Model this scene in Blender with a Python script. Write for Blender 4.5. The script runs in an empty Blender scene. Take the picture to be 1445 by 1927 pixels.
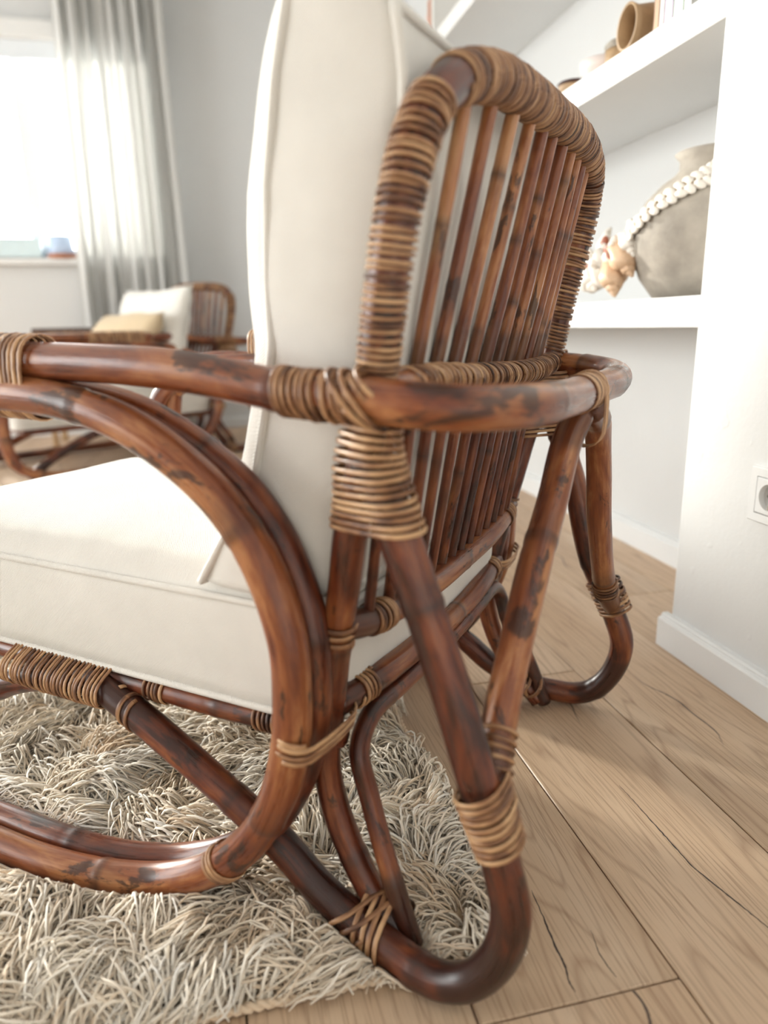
import bpy, bmesh, math, random
import numpy as np
from mathutils import Vector, Matrix, noise

random.seed(7)
rng = np.random.default_rng(7)
scene = bpy.context.scene
COL = scene.collection

# ------------------------------------------------------------------ camera
F_PX = 1339.5
PITCH, ROLL, YAW = math.radians(14.64), math.radians(-1.076), math.radians(12.898)
CAM_H = 0.60
cam_d = bpy.data.cameras.new('camera')
cam = bpy.data.objects.new('camera', cam_d)
COL.objects.link(cam)
cam_d.sensor_fit = 'VERTICAL'
cam_d.sensor_height = 36.0
cam_d.sensor_width = 27.0
cam_d.lens = F_PX / 1927.0 * 36.0
cam_d.clip_start = 0.02
fwd = Vector((math.sin(YAW) * math.cos(PITCH), math.cos(YAW) * math.cos(PITCH), -math.sin(PITCH)))
rt = Vector((math.cos(YAW), -math.sin(YAW), 0))
up = rt.cross(fwd)
r2 = math.cos(ROLL) * rt + math.sin(ROLL) * up
u2 = -math.sin(ROLL) * rt + math.cos(ROLL) * up
mat3 = Matrix((r2, u2, -fwd)).transposed()
cam.matrix_world = Matrix.Translation((0, 0, CAM_H)) @ mat3.to_4x4()
cam_d.dof.use_dof = True
cam_d.dof.focus_distance = 0.88
cam_d.dof.aperture_fstop = 2.5
scene.camera = cam

# ------------------------------------------------------------------ light
world = bpy.data.worlds.new('world')
scene.world = world
world.use_nodes = True
bg = world.node_tree.nodes['Background']
bg.inputs[0].default_value = (1.0, 0.99, 0.975, 1)
bg.inputs[1].default_value = 10.0

sun_d = bpy.data.lights.new('sun_offscreen', 'SUN')
sun = bpy.data.objects.new('sun_offscreen', sun_d)
COL.objects.link(sun)
SUN_DIR = Vector((-0.50, 0.866, 0.0)).normalized()
SUN_EL = math.radians(12.5)
to_sun = SUN_DIR * math.cos(SUN_EL) + Vector((0, 0, math.sin(SUN_EL)))
sun.rotation_euler = to_sun.to_track_quat('Z', 'Y').to_euler()
sun.location = to_sun * 12
sun_d.energy = 5.0
sun_d.angle = math.radians(4)
sun_d.color = (1.0, 0.95, 0.87)

scene.view_settings.view_transform = 'Standard'
scene.view_settings.look = 'None'
scene.view_settings.gamma = 1.0
scene.view_settings.exposure = 0.10
scene.view_settings.use_curve_mapping = False

# ------------------------------------------------------------------ helpers
def link(o, parent=None):
    COL.objects.link(o)
    if parent is not None:
        o.parent = parent
    return o

def tag(o, label=None, cat=None, group=None, kind=None):
    if label: o['label'] = label
    if cat: o['category'] = cat
    if group: o['group'] = group
    if kind: o['kind'] = kind
    return o

def empty(name, loc=(0, 0, 0), rz=0.0):
    o = bpy.data.objects.new(name, None)
    o.empty_display_size = 0.05
    o.location = loc
    o.rotation_euler = (0, 0, rz)
    return link(o)

def mesh_obj(name, verts, faces, mat, parent=None, smooth=True, attrs=None):
    me = bpy.data.meshes.new(name)
    me.from_pydata([tuple(v) for v in verts], [], faces)
    if smooth:
        me.polygons.foreach_set('use_smooth', [True] * len(me.polygons))
    for k, (typ, data) in (attrs or {}).items():
        at = me.attributes.new(k, typ, 'POINT')
        if typ == 'FLOAT_VECTOR':
            at.data.foreach_set('vector', np.asarray(data, dtype=np.float32).ravel())
        else:
            at.data.foreach_set('value', np.asarray(data, dtype=np.float32).ravel())
    me.materials.append(mat)
    me.update()
    return link(bpy.data.objects.new(name, me), parent)

def box_obj(name, lo, hi, mat, parent=None, bevel=0.0, seg=2, smooth=False):
    bm = bmesh.new()
    bmesh.ops.create_cube(bm, size=1.0)
    for v in bm.verts:
        v.co = Vector([lo[i] + (v.co[i] + .5) * (hi[i] - lo[i]) for i in range(3)])
    if bevel > 0:
        bmesh.ops.bevel(bm, geom=bm.edges[:], offset=bevel, segments=seg, affect='EDGES', profile=.5)
    me = bpy.data.meshes.new(name)
    bm.to_mesh(me); bm.free()
    me.materials.append(mat)
    if smooth:
        me.polygons.foreach_set('use_smooth', [True] * len(me.polygons))
    return link(bpy.data.objects.new(name, me), parent)

def lathe(prof, seg=32):
    vs, fs = [], []
    for r, z in prof:
        for i in range(seg):
            t = 2 * math.pi * i / seg
            vs.append((r * math.cos(t), r * math.sin(t), z))
    for j in range(len(prof) - 1):
        for i in range(seg):
            k = (i + 1) % seg
            fs.append((j * seg + i, j * seg + k, (j + 1) * seg + k, (j + 1) * seg + i))
    return vs, fs

# ------------------------------------------------------------------ material helpers
def new_mat(name):
    m = bpy.data.materials.new(name)
    m.use_nodes = True
    nt = m.node_tree
    return m, nt, nt.nodes['Principled BSDF']

def nd(nt, typ, **kw):
    n = nt.nodes.new(typ)
    for k, v in kw.items():
        if k in ('op',): n.operation = v
        elif k == 'inp':
            for kk, vv in v.items(): n.inputs[kk].default_value = vv
        else: setattr(n, k, v)
    return n

def ramp(nt, stops, interp='LINEAR'):
    n = nt.nodes.new('ShaderNodeValToRGB')
    cr = n.color_ramp
    cr.interpolation = interp
    while len(cr.elements) > 1: cr.elements.remove(cr.elements[-1])
    cr.elements[0].position = stops[0][0]; cr.elements[0].color = (*stops[0][1], 1)
    for p, c in stops[1:]:
        e = cr.elements.new(p); e.color = (*c, 1)
    return n

def mixc(nt, fac, a, b, mode='MIX'):
    n = nt.nodes.new('ShaderNodeMix'); n.data_type = 'RGBA'; n.blend_type = mode
    for sock, v in ((n.inputs[0], fac), (n.inputs[6], a), (n.inputs[7], b)):
        if hasattr(v, 'is_linked') or isinstance(v, bpy.types.NodeSocket): nt.links.new(v, sock)
        elif isinstance(v, (int, float)): sock.default_value = v
        else: sock.default_value = (*v, 1)
    return n.outputs[2]

def math_n(nt, op, a, b=None, c=None, clamp=False):
    n = nt.nodes.new('ShaderNodeMath'); n.operation = op; n.use_clamp = clamp
    for i, v in enumerate((a, b, c)):
        if v is None: continue
        if isinstance(v, bpy.types.NodeSocket): nt.links.new(v, n.inputs[i])
        else: n.inputs[i].default_value = v
    return n.outputs[0]

def bump(nt, bsdf, height, strength=.3, dist=.002):
    b = nt.nodes.new('ShaderNodeBump')
    b.inputs['Strength'].default_value = strength
    b.inputs['Distance'].default_value = dist
    nt.links.new(height, b.inputs['Height'])
    nt.links.new(b.outputs[0], bsdf.inputs['Normal'])

def noise_tex(nt, vec, scale, detail=3, rough=.55, dist=0.0):
    n = nt.nodes.new('ShaderNodeTexNoise')
    n.inputs['Scale'].default_value = scale
    n.inputs['Detail'].default_value = detail
    n.inputs['Roughness'].default_value = rough
    n.inputs['Distortion'].default_value = dist
    nt.links.new(vec, n.inputs['Vector'])
    return n.outputs['Fac']

def mapping(nt, vec, scale=(1, 1, 1), loc=(0, 0, 0)):
    n = nt.nodes.new('ShaderNodeMapping')
    n.inputs['Scale'].default_value = scale
    n.inputs['Location'].default_value = loc
    nt.links.new(vec, n.inputs['Vector'])
    return n.outputs[0]

def attr(nt, name, out='Vector'):
    n = nt.nodes.new('ShaderNodeAttribute'); n.attribute_name = name
    return n.outputs[out]

def plain(name, col, rough=.6, nscale=0, namp=.06, bstr=0.0, bscale=200):
    m, nt, b = new_mat(name)
    b.inputs['Roughness'].default_value = rough
    co = nt.nodes.new('ShaderNodeTexCoord').outputs['Object']
    if nscale:
        f = noise_tex(nt, co, nscale, 4)
        dk = tuple(c * (1 - namp * 2) for c in col); lt = tuple(min(1, c * (1 + namp)) for c in col)
        r = ramp(nt, [(.3, dk), (.7, lt)])
        nt.links.new(f, r.inputs[0]); nt.links.new(r.outputs[0], b.inputs['Base Color'])
    else:
        b.inputs['Base Color'].default_value = (*col, 1)
    if bstr:
        bump(nt, b, noise_tex(nt, co, bscale, 3), bstr)
    return m

# ------------------------------------------------------------------ materials
def make_cane():
    m, nt, b = new_mat('rattan_cane')
    v = attr(nt, 'cane'); tone = attr(nt, 'tone', 'Fac'); burn = attr(nt, 'burn', 'Fac')
    streak = ramp_fac(nt, noise_tex(nt, mapping(nt, v, (1, 1, .05)), 170, 4, .6), .28, .74)
    patch = ramp_fac(nt, noise_tex(nt, mapping(nt, v, (1, 1, .30)), 30, 4, .62, .5), .34, .66)
    blotch = noise_tex(nt, mapping(nt, v, (1, 1, .40), (3.1, 1.7, .4)), 34, 5, .62, .35)
    s = math_n(nt, 'MULTIPLY_ADD', streak, .22, math_n(nt, 'MULTIPLY', patch, .38))
    s = math_n(nt, 'ADD', s, math_n(nt, 'MULTIPLY_ADD', tone, .62, -.20))
    r = ramp(nt, [(.18, (.040, .010, .005)), (.34, (.135, .030, .011)), (.52, (.25, .075, .024)), (.70, (.42, .175, .066)), (.95, (.62, .36, .17))])
    nt.links.new(s, r.inputs[0])
    dark = math_n(nt, 'MULTIPLY', ramp_fac(nt, blotch, .575, .615), .80)
    bd = math_n(nt, 'MULTIPLY', burn, ramp_fac(nt, patch, .15, .60), None)
    bd = math_n(nt, 'MULTIPLY_ADD', burn, .55, math_n(nt, 'MULTIPLY', bd, .5))
    dk = math_n(nt, 'MAXIMUM', dark, bd, clamp=True)
    c = mixc(nt, dk, r.outputs[0], (.022, .0085, .006))
    nt.links.new(c, b.inputs['Base Color'])
    rr = math_n(nt, 'MULTIPLY_ADD', streak, .25, .22)
    nt.links.new(rr, b.inputs['Roughness'])
    b.inputs['Specular IOR Level'].default_value = .5
    b.inputs['Coat Weight'].default_value = .15
    b.inputs['Coat Roughness'].default_value = .25
    bump(nt, b, streak, .25, .0012)
    return m

def ramp_fac(nt, fac, lo, hi):
    n = nt.nodes.new('ShaderNodeMapRange')
    n.inputs['From Min'].default_value = lo; n.inputs['From Max'].default_value = hi
    nt.links.new(fac, n.inputs['Value'])
    return n.outputs[0]

def make_binding():
    m, nt, b = new_mat('cane_binding')
    v = attr(nt, 'cane'); tone = attr(nt, 'tone', 'Fac')
    n1 = ramp_fac(nt, noise_tex(nt, mapping(nt, v, (1, 1, .10)), 300, 3, .6), .25, .75)
    n2 = ramp_fac(nt, noise_tex(nt, mapping(nt, v, (1, .35, .6)), 28, 3, .6, .3), .22, .78)
    s = math_n(nt, 'MULTIPLY_ADD', n1, .35, math_n(nt, 'MULTIPLY', n2, .8))
    s = math_n(nt, 'ADD', s, math_n(nt, 'MULTIPLY_ADD', tone, .5, -.28))
    r = ramp(nt, [(.18, (.020, .009, .007)), (.38, (.10, .042, .022)), (.58, (.31, .15, .068)), (.85, (.60, .37, .195))])
    nt.links.new(s, r.inputs[0])
    nt.links.new(r.outputs[0], b.inputs['Base Color'])
    b.inputs['Roughness'].default_value = .42
    bump(nt, b, n1, .25, .0008)
    return m

def make_fabric(name, col, k=1.0):
    m, nt, b = new_mat(name)
    co = nt.nodes.new('ShaderNodeTexCoord').outputs['Object']
    w1 = nt.nodes.new('ShaderNodeTexWave'); w1.wave_type = 'BANDS'; w1.bands_direction = 'DIAGONAL'
    w1.inputs['Scale'].default_value = 260 * k; w1.inputs['Distortion'].default_value = 1.6; w1.inputs['Detail'].default_value = 1
    nt.links.new(co, w1.inputs['Vector'])
    w2 = noise_tex(nt, mapping(nt, co, (1, .3, 1)), 900 * k, 2)
    f = noise_tex(nt, co, 14, 3)
    h = math_n(nt, 'MULTIPLY_ADD', w1.outputs['Fac'], .5, w2)
    r = ramp(nt, [(.3, tuple(c * .93 for c in col)), (.7, col)])
    nt.links.new(f, r.inputs[0])
    nt.links.new(r.outputs[0], b.inputs['Base Color'])
    b.inputs['Roughness'].default_value = .9
    b.inputs['Sheen Weight'].default_value = .25
    b.inputs['Sheen Roughness'].default_value = .4
    bump(nt, b, h, .55, .0014)
    return m

def make_plank():
    m, nt, b = new_mat('oak_plank')
    co = nt.nodes.new('ShaderNodeTexCoord').outputs['Object']
    rnd = nt.nodes.new('ShaderNodeObjectInfo').outputs['Random']
    off = nt.nodes.new('ShaderNodeCombineXYZ')
    nt.links.new(math_n(nt, 'MULTIPLY', rnd, 7.3), off.inputs[0])
    nt.links.new(math_n(nt, 'MULTIPLY', rnd, 19.0), off.inputs[1])
    nt.links.new(math_n(nt, 'MULTIPLY', rnd, 3.0), off.inputs[2])
    va = nt.nodes.new('ShaderNodeVectorMath'); va.operation = 'ADD'
    nt.links.new(co, va.inputs[0]); nt.links.new(off.outputs[0], va.inputs[1])
    p = va.outputs[0]
    big = noise_tex(nt, mapping(nt, p, (1, .16, 1)), 7.0, 3, .5, .5)
    # growth rings: contour lines of a slow noise -> cathedral figure
    ring = noise_tex(nt, mapping(nt, p, (1, .085, 1), (5, 2, 0)), 6.5, 2.0, .5, .15)
    rings = math_n(nt, 'FRACT', math_n(nt, 'MULTIPLY', ring, 30))
    rl = math_n(nt, 'ABSOLUTE', math_n(nt, 'SUBTRACT', rings, .5))
    line = ramp_fac(nt, rl, .34, .5)
    fine = noise_tex(nt, mapping(nt, p, (1, .025, 1)), 420, 3, .6)
    pores = math_n(nt, 'MULTIPLY', ramp_fac(nt, fine, .52, .66), .9)
    r = ramp(nt, [(.25, (.50, .335, .205)), (.5, (.60, .425, .275)), (.75, (.68, .515, .36))])
    nt.links.new(big, r.inputs[0])
    brt = math_n(nt, 'MULTIPLY_ADD', rnd, .14, .93)
    c = mixc(nt, 1.0, r.outputs[0], (1, 1, 1), 'MULTIPLY')
    hv = nt.nodes.new('ShaderNodeHueSaturation')
    nt.links.new(brt, hv.inputs['Value']); nt.links.new(c, hv.inputs['Color'])
    hv.inputs['Saturation'].default_value = .96
    c = mixc(nt, math_n(nt, 'MULTIPLY', line, .42), hv.outputs[0], (.27, .15, .085))
    c = mixc(nt, math_n(nt, 'MULTIPLY', pores, .50), c, (.25, .14, .075))
    # dark natural splits in the oak, following the grain
    nx = nt.nodes.new('ShaderNodeSeparateXYZ'); nt.links.new(co, nx.inputs[0])
    wob = noise_tex(nt, mapping(nt, p, (0, 1, 0)), 3.2, 2, .5)
    cx = math_n(nt, 'SUBTRACT', nx.outputs[0], math_n(nt, 'MULTIPLY_ADD', wob, .20, math_n(nt, 'MULTIPLY_ADD', rnd, .09, -.14)))
    keep = ramp_fac(nt, noise_tex(nt, mapping(nt, p, (.2, 1, 0), (9, 4, 1)), 1.9, 1), .55, .62)
    crack = math_n(nt, 'MULTIPLY', math_n(nt, 'LESS_THAN', math_n(nt, 'ABSOLUTE', cx), math_n(nt, 'MULTIPLY_ADD', fine, .0035, -.0004)), keep)
    c = mixc(nt, math_n(nt, 'MULTIPLY', crack, .85), c, (.045, .03, .028))
    nt.links.new(c, b.inputs['Base Color'])
    rr = math_n(nt, 'MULTIPLY_ADD', fine, .2, .36)
    nt.links.new(rr, b.inputs['Roughness'])
    b.inputs['Specular IOR Level'].default_value = .45
    hgt = math_n(nt, 'SUBTRACT', math_n(nt, 'MULTIPLY', pores, -.6), crack)
    bump(nt, b, hgt, .25, .0006)
    return m

def make_yarn():
    m, nt, b = new_mat('rug_yarn')
    tone = attr(nt, 'tone', 'Fac')
    r = ramp(nt, [(0, (.62, .44, .28)), (.3, (.80, .64, .47)), (.6, (.92, .82, .68)), (1, (.96, .92, .85))])
    nt.links.new(tone, r.inputs[0])
    nt.links.new(r.outputs[0], b.inputs['Base Color'])
    b.inputs['Roughness'].default_value = .85
    b.inputs['Sheen Weight'].default_value = .2
    co = nt.nodes.new('ShaderNodeTexCoord').outputs['Object']
    bump(nt, b, noise_tex(nt, co, 900, 2), .4, .0008)
    return m

def make_wall(name, col, bs=.25):
    m, nt, b = new_mat(name)
    co = nt.nodes.new('ShaderNodeTexCoord').outputs['Object']
    f = noise_tex(nt, co, 2.2, 3)
    r = ramp(nt, [(.3, tuple(c * .97 for c in col)), (.7, col)])
    nt.links.new(f, r.inputs[0]); nt.links.new(r.outputs[0], b.inputs['Base Color'])
    b.inputs['Roughness'].default_value = .8
    n1 = noise_tex(nt, co, 55, 4, .6)
    n2 = ramp_fac(nt, noise_tex(nt, co, 24, 2), .66, .72)
    bump(nt, b, math_n(nt, 'MULTIPLY_ADD', n2, .8, n1), bs, .0025)
    return m

def make_sheer():
    m, nt, b = new_mat('sheer_curtain')
    out = nt.nodes['Material Output']
    b.inputs['Base Color'].default_value = (.94, .93, .91, 1)
    b.inputs['Roughness'].default_value = .9
    tr = nt.nodes.new('ShaderNodeBsdfTranslucent'); tr.inputs[0].default_value = (.74, .74, .72, 1)
    tp = nt.nodes.new('ShaderNodeBsdfTransparent')
    m1 = nt.nodes.new('ShaderNodeMixShader'); m1.inputs[0].default_value = .52
    m2 = nt.nodes.new('ShaderNodeMixShader'); m2.inputs[0].default_value = .05
    nt.links.new(b.outputs[0], m1.inputs[1]); nt.links.new(tr.outputs[0], m1.inputs[2])
    nt.links.new(m1.outputs[0], m2.inputs[1]); nt.links.new(tp.outputs[0], m2.inputs[2])
    nt.links.new(m2.outputs[0], out.inputs['Surface'])
    return m

def make_glass():
    m, nt, b = new_mat('window_glass')
    out = nt.nodes['Material Output']
    tp = nt.nodes.new('ShaderNodeBsdfTransparent'); tp.inputs[0].default_value = (.97, .985, .985, 1)
    gl = nt.nodes.new('ShaderNodeBsdfGlossy'); gl.inputs['Roughness'].default_value = .02
    fr = nt.nodes.new('ShaderNodeFresnel'); fr.inputs[0].default_value = 1.45
    mx = nt.nodes.new('ShaderNodeMixShader')
    nt.links.new(fr.outputs[0], mx.inputs[0]); nt.links.new(tp.outputs[0], mx.inputs[1]); nt.links.new(gl.outputs[0], mx.inputs[2])
    nt.links.new(mx.outputs[0], out.inputs['Surface'])
    return m

M = {}
M['cane'] = make_cane()
M['bind'] = make_binding()
M['fabric'] = make_fabric('cream_canvas', (.86, .83, .77))
M['fabric_beige'] = make_fabric('beige_throw', (.66, .52, .34), .6)
M['plank'] = make_plank()
M['yarn'] = make_yarn()
M['rugbase'] = plain('rug_backing', (.50, .38, .25), .9, 60, .15, .5, 500)
M['white_trim'] = plain('trim_paint', (.80, .81, .81), .45, 6, .01)
M['wall'] = make_wall('white_wall', (.72, .725, .72))
M['wall_warm'] = M['wall']
M['niche'] = M['wall']
M['white'] = plain('white_lacquer', (.80, .80, .79), .45, 6, .01)
M['plastic'] = plain('socket_plastic', (.82, .83, .83), .3)
M['metal'] = plain('contact_metal', (.45, .42, .36), .35)
M['sheer'] = make_sheer()
M['glass'] = make_glass()
M['frame'] = plain('window_frame_paint', (.80, .84, .88), .4)
M['terracotta'] = plain('terracotta', (.58, .26, .15), .75, 40, .08)
M['blueglaze'] = plain('pale_blue_glaze', (.50, .62, .82), .35, 12, .04)
M['blueglaze2'] = plain('pale_aqua_glaze', (.68, .82, .86), .4, 12, .03)
M['clay'] = plain('grey_clay', (.40, .355, .30), .85, 16, .16, .5, 60)
M['shell'] = plain('sea_shell', (.86, .80, .72), .4, 35, .06)
M['shell_peach'] = plain('peach_shell', (.80, .55, .36), .4, 45, .14)
M['shell_in'] = plain('shell_mouth', (.36, .10, .045), .45)
M['cord'] = plain('jute_cord', (.40, .29, .18), .9, 200, .15)
M['wood_tan'] = plain('tan_wood', (.50, .33, .18), .5, 18, .14)
M['wood_dark'] = plain('dark_stained_wood', (.055, .018, .012), .6)
M['pink'] = plain('blush_ceramic', (.80, .70, .66), .5)
M['book_tan'] = plain('tan_book_cloth', (.55, .36, .24), .7)
M['book_pink'] = plain('lilac_book_cloth', (.66, .54, .68), .6)
M['book_green'] = plain('sage_book_cloth', (.55, .66, .56), .6)
M['book_white'] = plain('white_book_cloth', (.80, .78, .74), .6)
M['paper'] = plain('book_pages', (.80, .76, .68), .8)

# ------------------------------------------------------------------ the room
X_PIL, X_NICHE, Y_PIL, Y_WIN = 0.806, 1.103, 1.10, 4.60
X_LEFT, Y_BACK, Z_TOP = -4.2, -1.4, 2.55
floor = box_obj('floor', (X_LEFT, Y_BACK, -0.06), (1.14, Y_WIN + .1, -0.0125), M['rugbase'])
tag(floor, 'light oak plank floor', 'floor', kind='structure')
PW, PL, GAP = 0.20, 1.285, 0.0009
plank_me = None
cols = [(0.384 + k * PW) for k in range(-23, 4)]
offs = {}
for ci, x0 in enumerate(cols):
    k = ci - 23
    if k == -1: y0 = 0.464 - 2 * PL            # the cross joint beside the chair
    elif k == 0: y0 = 1.05 - 2 * PL
    elif k in (1, 2): y0 = (1.62 if k == 1 else 1.35) - 3 * PL
    else: y0 = 0.464 - 2 * PL + ((k * 0.437) % 1.0) * PL
    while y0 < Y_WIN:
        y1 = y0 + PL
        if y1 > Y_BACK and x0 + PW > X_LEFT and x0 < 1.10:
            if plank_me is None:
                o = box_obj('plank', (-PW / 2 + GAP, -PL / 2 + GAP, -.012), (PW / 2 - GAP, PL / 2 - GAP, 0), M['plank'], floor, .0012, 1)
                plank_me = o.data
            else:
                o = link(bpy.data.objects.new('plank', plank_me), floor)
            o.location = (x0 + PW / 2, y0 + PL / 2, 0)
        y0 = y1

# dark natural splits in three of the oak boards
M['split'] = plain('dark_split', (.055, .040, .036), .8, 120, .2)
for pts_, wd in (([(.4844, .7376), (.4854, .7011), (.4849, .6594), (.4853, .6255), (.4851, .5873), (.4917, .5552), (.4992, .5228), (.5061, .4927), (.511, .45), (.512, .41)], .0030),
                 ([(.2944, .5976), (.2909, .5612), (.2867, .5281), (.2856, .5031), (.2814, .4863), (.2816, .4732)], .0034),
                 ([(.3306, .5337), (.3245, .5089), (.3251, .4901), (.3264, .4779)], .0018)):
    n_ = len(pts_); vs_, fs_ = [], []
    dense = []
    for i_ in range(n_ - 1):
        for k_ in range(8):
            t_ = k_ / 8
            dense.append((pts_[i_][0] * (1 - t_) + pts_[i_ + 1][0] * t_ + random.uniform(-.0004, .0004), pts_[i_][1] * (1 - t_) + pts_[i_ + 1][1] * t_))
    dense.append(pts_[-1])
    for i_, (x_, y_) in enumerate(dense):
        hw_ = wd * .5 * (.12 + .88 * math.sin(math.pi * i_ / (len(dense) - 1)) ** .6) * random.uniform(.6, 1.1)
        for dx_, dz_ in ((-hw_, -.0004), (-hw_ * .5, .00025), (hw_ * .5, .00025), (hw_, -.0004)):
            vs_.append((x_ + dx_, y_, dz_))
    for i_ in range(len(dense) - 1):
        for k_ in range(3):
            fs_.append((i_ * 4 + k_, i_ * 4 + k_ + 1, i_ * 4 + k_ + 5, i_ * 4 + k_ + 4))
    mesh_obj('wood_split', vs_, fs_, M['split'], floor)

def struct(name, lo, hi, mat, bevel=0.0):
    return tag(box_obj(name, lo, hi, mat, None, bevel), kind='structure')

struct('wall_column', (X_PIL, Y_BACK, 0), (X_NICHE + .15, Y_PIL, Z_TOP), M['wall'], .004)
struct('wall_right', (X_NICHE, Y_PIL, 0), (X_NICHE + .15, Y_WIN, Z_TOP), M['niche'])
# skirting boards with a small stepped top
def baseboard(name, pts_lo, pts_hi, axis):
    m = M['white_trim']
    bm = bmesh.new()
    prof = [(0, 0), (.020, 0), (.020, .0535), (.0175, .056), (.0125, .0575), (.0125, .061), (.010, .0635), (0, .0635)]
    n = len(prof)
    A = Vector(pts_lo); B = Vector(pts_hi)
    out = Vector(axis)
    rows = [[bm.verts.new(P + out * x + Vector((0, 0, z))) for x, z in prof] for P in (A, B)]
    for i in range(n):
        bm.faces.new((rows[0][i], rows[0][(i + 1) % n], rows[1][(i + 1) % n], rows[1][i]))
    bm.faces.new(rows[0][::-1]); bm.faces.new(rows[1])
    bmesh.ops.recalc_face_normals(bm, faces=bm.faces[:])
    me = bpy.data.meshes.new(name); bm.to_mesh(me); bm.free(); me.materials.append(m)
    return tag(link(bpy.data.objects.new(name, me)), kind='structure')
baseboard('baseboard_column', (X_PIL, Y_BACK, 0), (X_PIL, Y_PIL + .012, 0), (-1, 0, 0))
baseboard('baseboard_right', (X_NICHE, Y_PIL + .002, 0), (X_NICHE, Y_WIN - .02, 0), (-1, 0, 0))
baseboard('baseboard_back', (X_LEFT, Y_WIN, 0), (X_NICHE - .02, Y_WIN, 0), (0, -1, 0))

# window wall around a window and, further left, a tall balcony door opening
WX0, WX1, WZ0, WZ1 = -1.55, -0.30, 1.005, 2.12
DX0, DX1, DZ1 = -3.9, -1.60, 2.42
def wallp(i, lo, hi):
    return struct('wall_back' if i == 0 else 'wall_back', lo, hi, M['wall_warm'])
wallp(0, (WX1, Y_WIN, 0), (X_NICHE + .15, Y_WIN + .25, Z_TOP))
wallp(1, (WX0, Y_WIN, 0), (WX1, Y_WIN + .25, WZ0))
wallp(2, (WX0, Y_WIN, WZ1), (WX1, Y_WIN + .25, Z_TOP))
wallp(3, (DX1, Y_WIN, 0), (WX0, Y_WIN + .25, Z_TOP))
wallp(4, (DX0, Y_WIN, DZ1), (DX1, Y_WIN + .25, Z_TOP))
wallp(5, (X_LEFT, Y_WIN, 0), (DX0, Y_WIN + .25, Z_TOP))
LY0, LY1, LZ0, LZ1 = .1, 4.1, .35, 2.35               # broad window in the left wall
struct('wall_left', (X_LEFT - .2, Y_BACK, 0), (X_LEFT, LY0, Z_TOP), M['wall_warm'])
struct('wall_left', (X_LEFT - .2, LY1, 0), (X_LEFT, Y_WIN + .25, Z_TOP), M['wall_warm'])
struct('wall_left', (X_LEFT - .2, LY0, 0), (X_LEFT, LY1, LZ0), M['wall_warm'])
struct('wall_left', (X_LEFT - .2, LY0, LZ1), (X_LEFT, LY1, Z_TOP), M['wall_warm'])
struct('wall_front', (X_LEFT - .2, Y_BACK - .15, 0), (X_NICHE + .15, Y_BACK, Z_TOP), M['wall_warm'])
struct('ceiling', (X_LEFT - .2, Y_BACK - .15, Z_TOP), (X_NICHE + .15, Y_WIN + .25, Z_TOP + .12), M['white'])
wl = tag(empty('window_2', (X_LEFT - .1, (LY0 + LY1) / 2, LZ0)), kind='structure')
for lo, hi, nm in (((-.03, -2.0, 0), (.03, 2.0, .06), 'window_frame'), ((-.03, -2.0, 1.94), (.03, 2.0, 2.0), 'window_frame'), ((-.03, -2.0, 0), (.03, -1.94, 2.0), 'window_frame'), ((-.03, 1.94, 0), (.03, 2.0, 2.0), 'window_frame'), ((-.03, -.04, .06), (.03, .04, 1.94), 'window_mullion')):
    box_obj(nm, lo, hi, M['frame'], wl, .003)
for y0_, y1_ in ((-1.94, -.04), (.04, 1.94)):
    box_obj('pane', (-.003, y0_, .06), (.003, y1_, 1.94), M['glass'], wl)
def portal(nm, loc, sx, sy, rot):
    d = bpy.data.lights.new(nm, 'AREA'); d.shape = 'RECTANGLE'; d.size = sx; d.size_y = sy
    d.cycles.is_portal = True
    o = link(bpy.data.objects.new(nm, d)); o.location = loc; o.rotation_euler = rot
portal('window_left_offscreen', (X_LEFT - .15, (LY0 + LY1) / 2, (LZ0 + LZ1) / 2), LZ1 - LZ0, LY1 - LY0, (0, -math.pi / 2, 0))
portal('window_back', ((WX0 + WX1) / 2, Y_WIN + .2, (WZ0 + WZ1) / 2), WX1 - WX0, WZ1 - WZ0, (-math.pi / 2, 0, 0))
portal('balcony_door_offscreen', ((DX0 + DX1) / 2, Y_WIN + .2, DZ1 / 2), DX1 - DX0, DZ1, (-math.pi / 2, 0, 0))

def window(name, x0, x1, z0, z1, sill=True):
    w = tag(empty(name, ((x0 + x1) / 2, Y_WIN + .12, z0)), kind='structure')
    c = Vector(w.location)
    def b(n, lo, hi, mat, bev=.004):
        o = box_obj(n, Vector(lo) - c, Vector(hi) - c, mat, w, bev)
        return o
    t = .06
    b('window_frame', (x0, Y_WIN + .08, z0), (x0 + t, Y_WIN + .15, z1), M['frame'])
    b('window_frame', (x1 - t, Y_WIN + .08, z0), (x1, Y_WIN + .15, z1), M['frame'])
    b('window_frame', (x0, Y_WIN + .08, z0), (x1, Y_WIN + .15, z0 + t), M['frame'])
    b('window_frame', (x0, Y_WIN + .08, z1 - t), (x1, Y_WIN + .15, z1), M['frame'])
    xm = (x0 + x1) / 2
    b('window_mullion', (xm - .04, Y_WIN + .08, z0 + t), (xm + .04, Y_WIN + .15, z1 - t), M['frame'])
    for xa, xb in ((x0 + t, xm - .04), (xm + .04, x1 - t)):
        b('pane', (xa, Y_WIN + .11, z0 + t), (xb, Y_WIN + .116, z1 - t), M['glass'], 0)
    if sill:
        b('window_sill', (x0 - .04, Y_WIN - .05, z0 - .035), (x1 + .04, Y_WIN + .08, z0), M['white'], .006)
    return w
window('window_1', WX0, WX1, WZ0, WZ1)
window('door_1', DX0, DX1, 0.02, DZ1, False)

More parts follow.
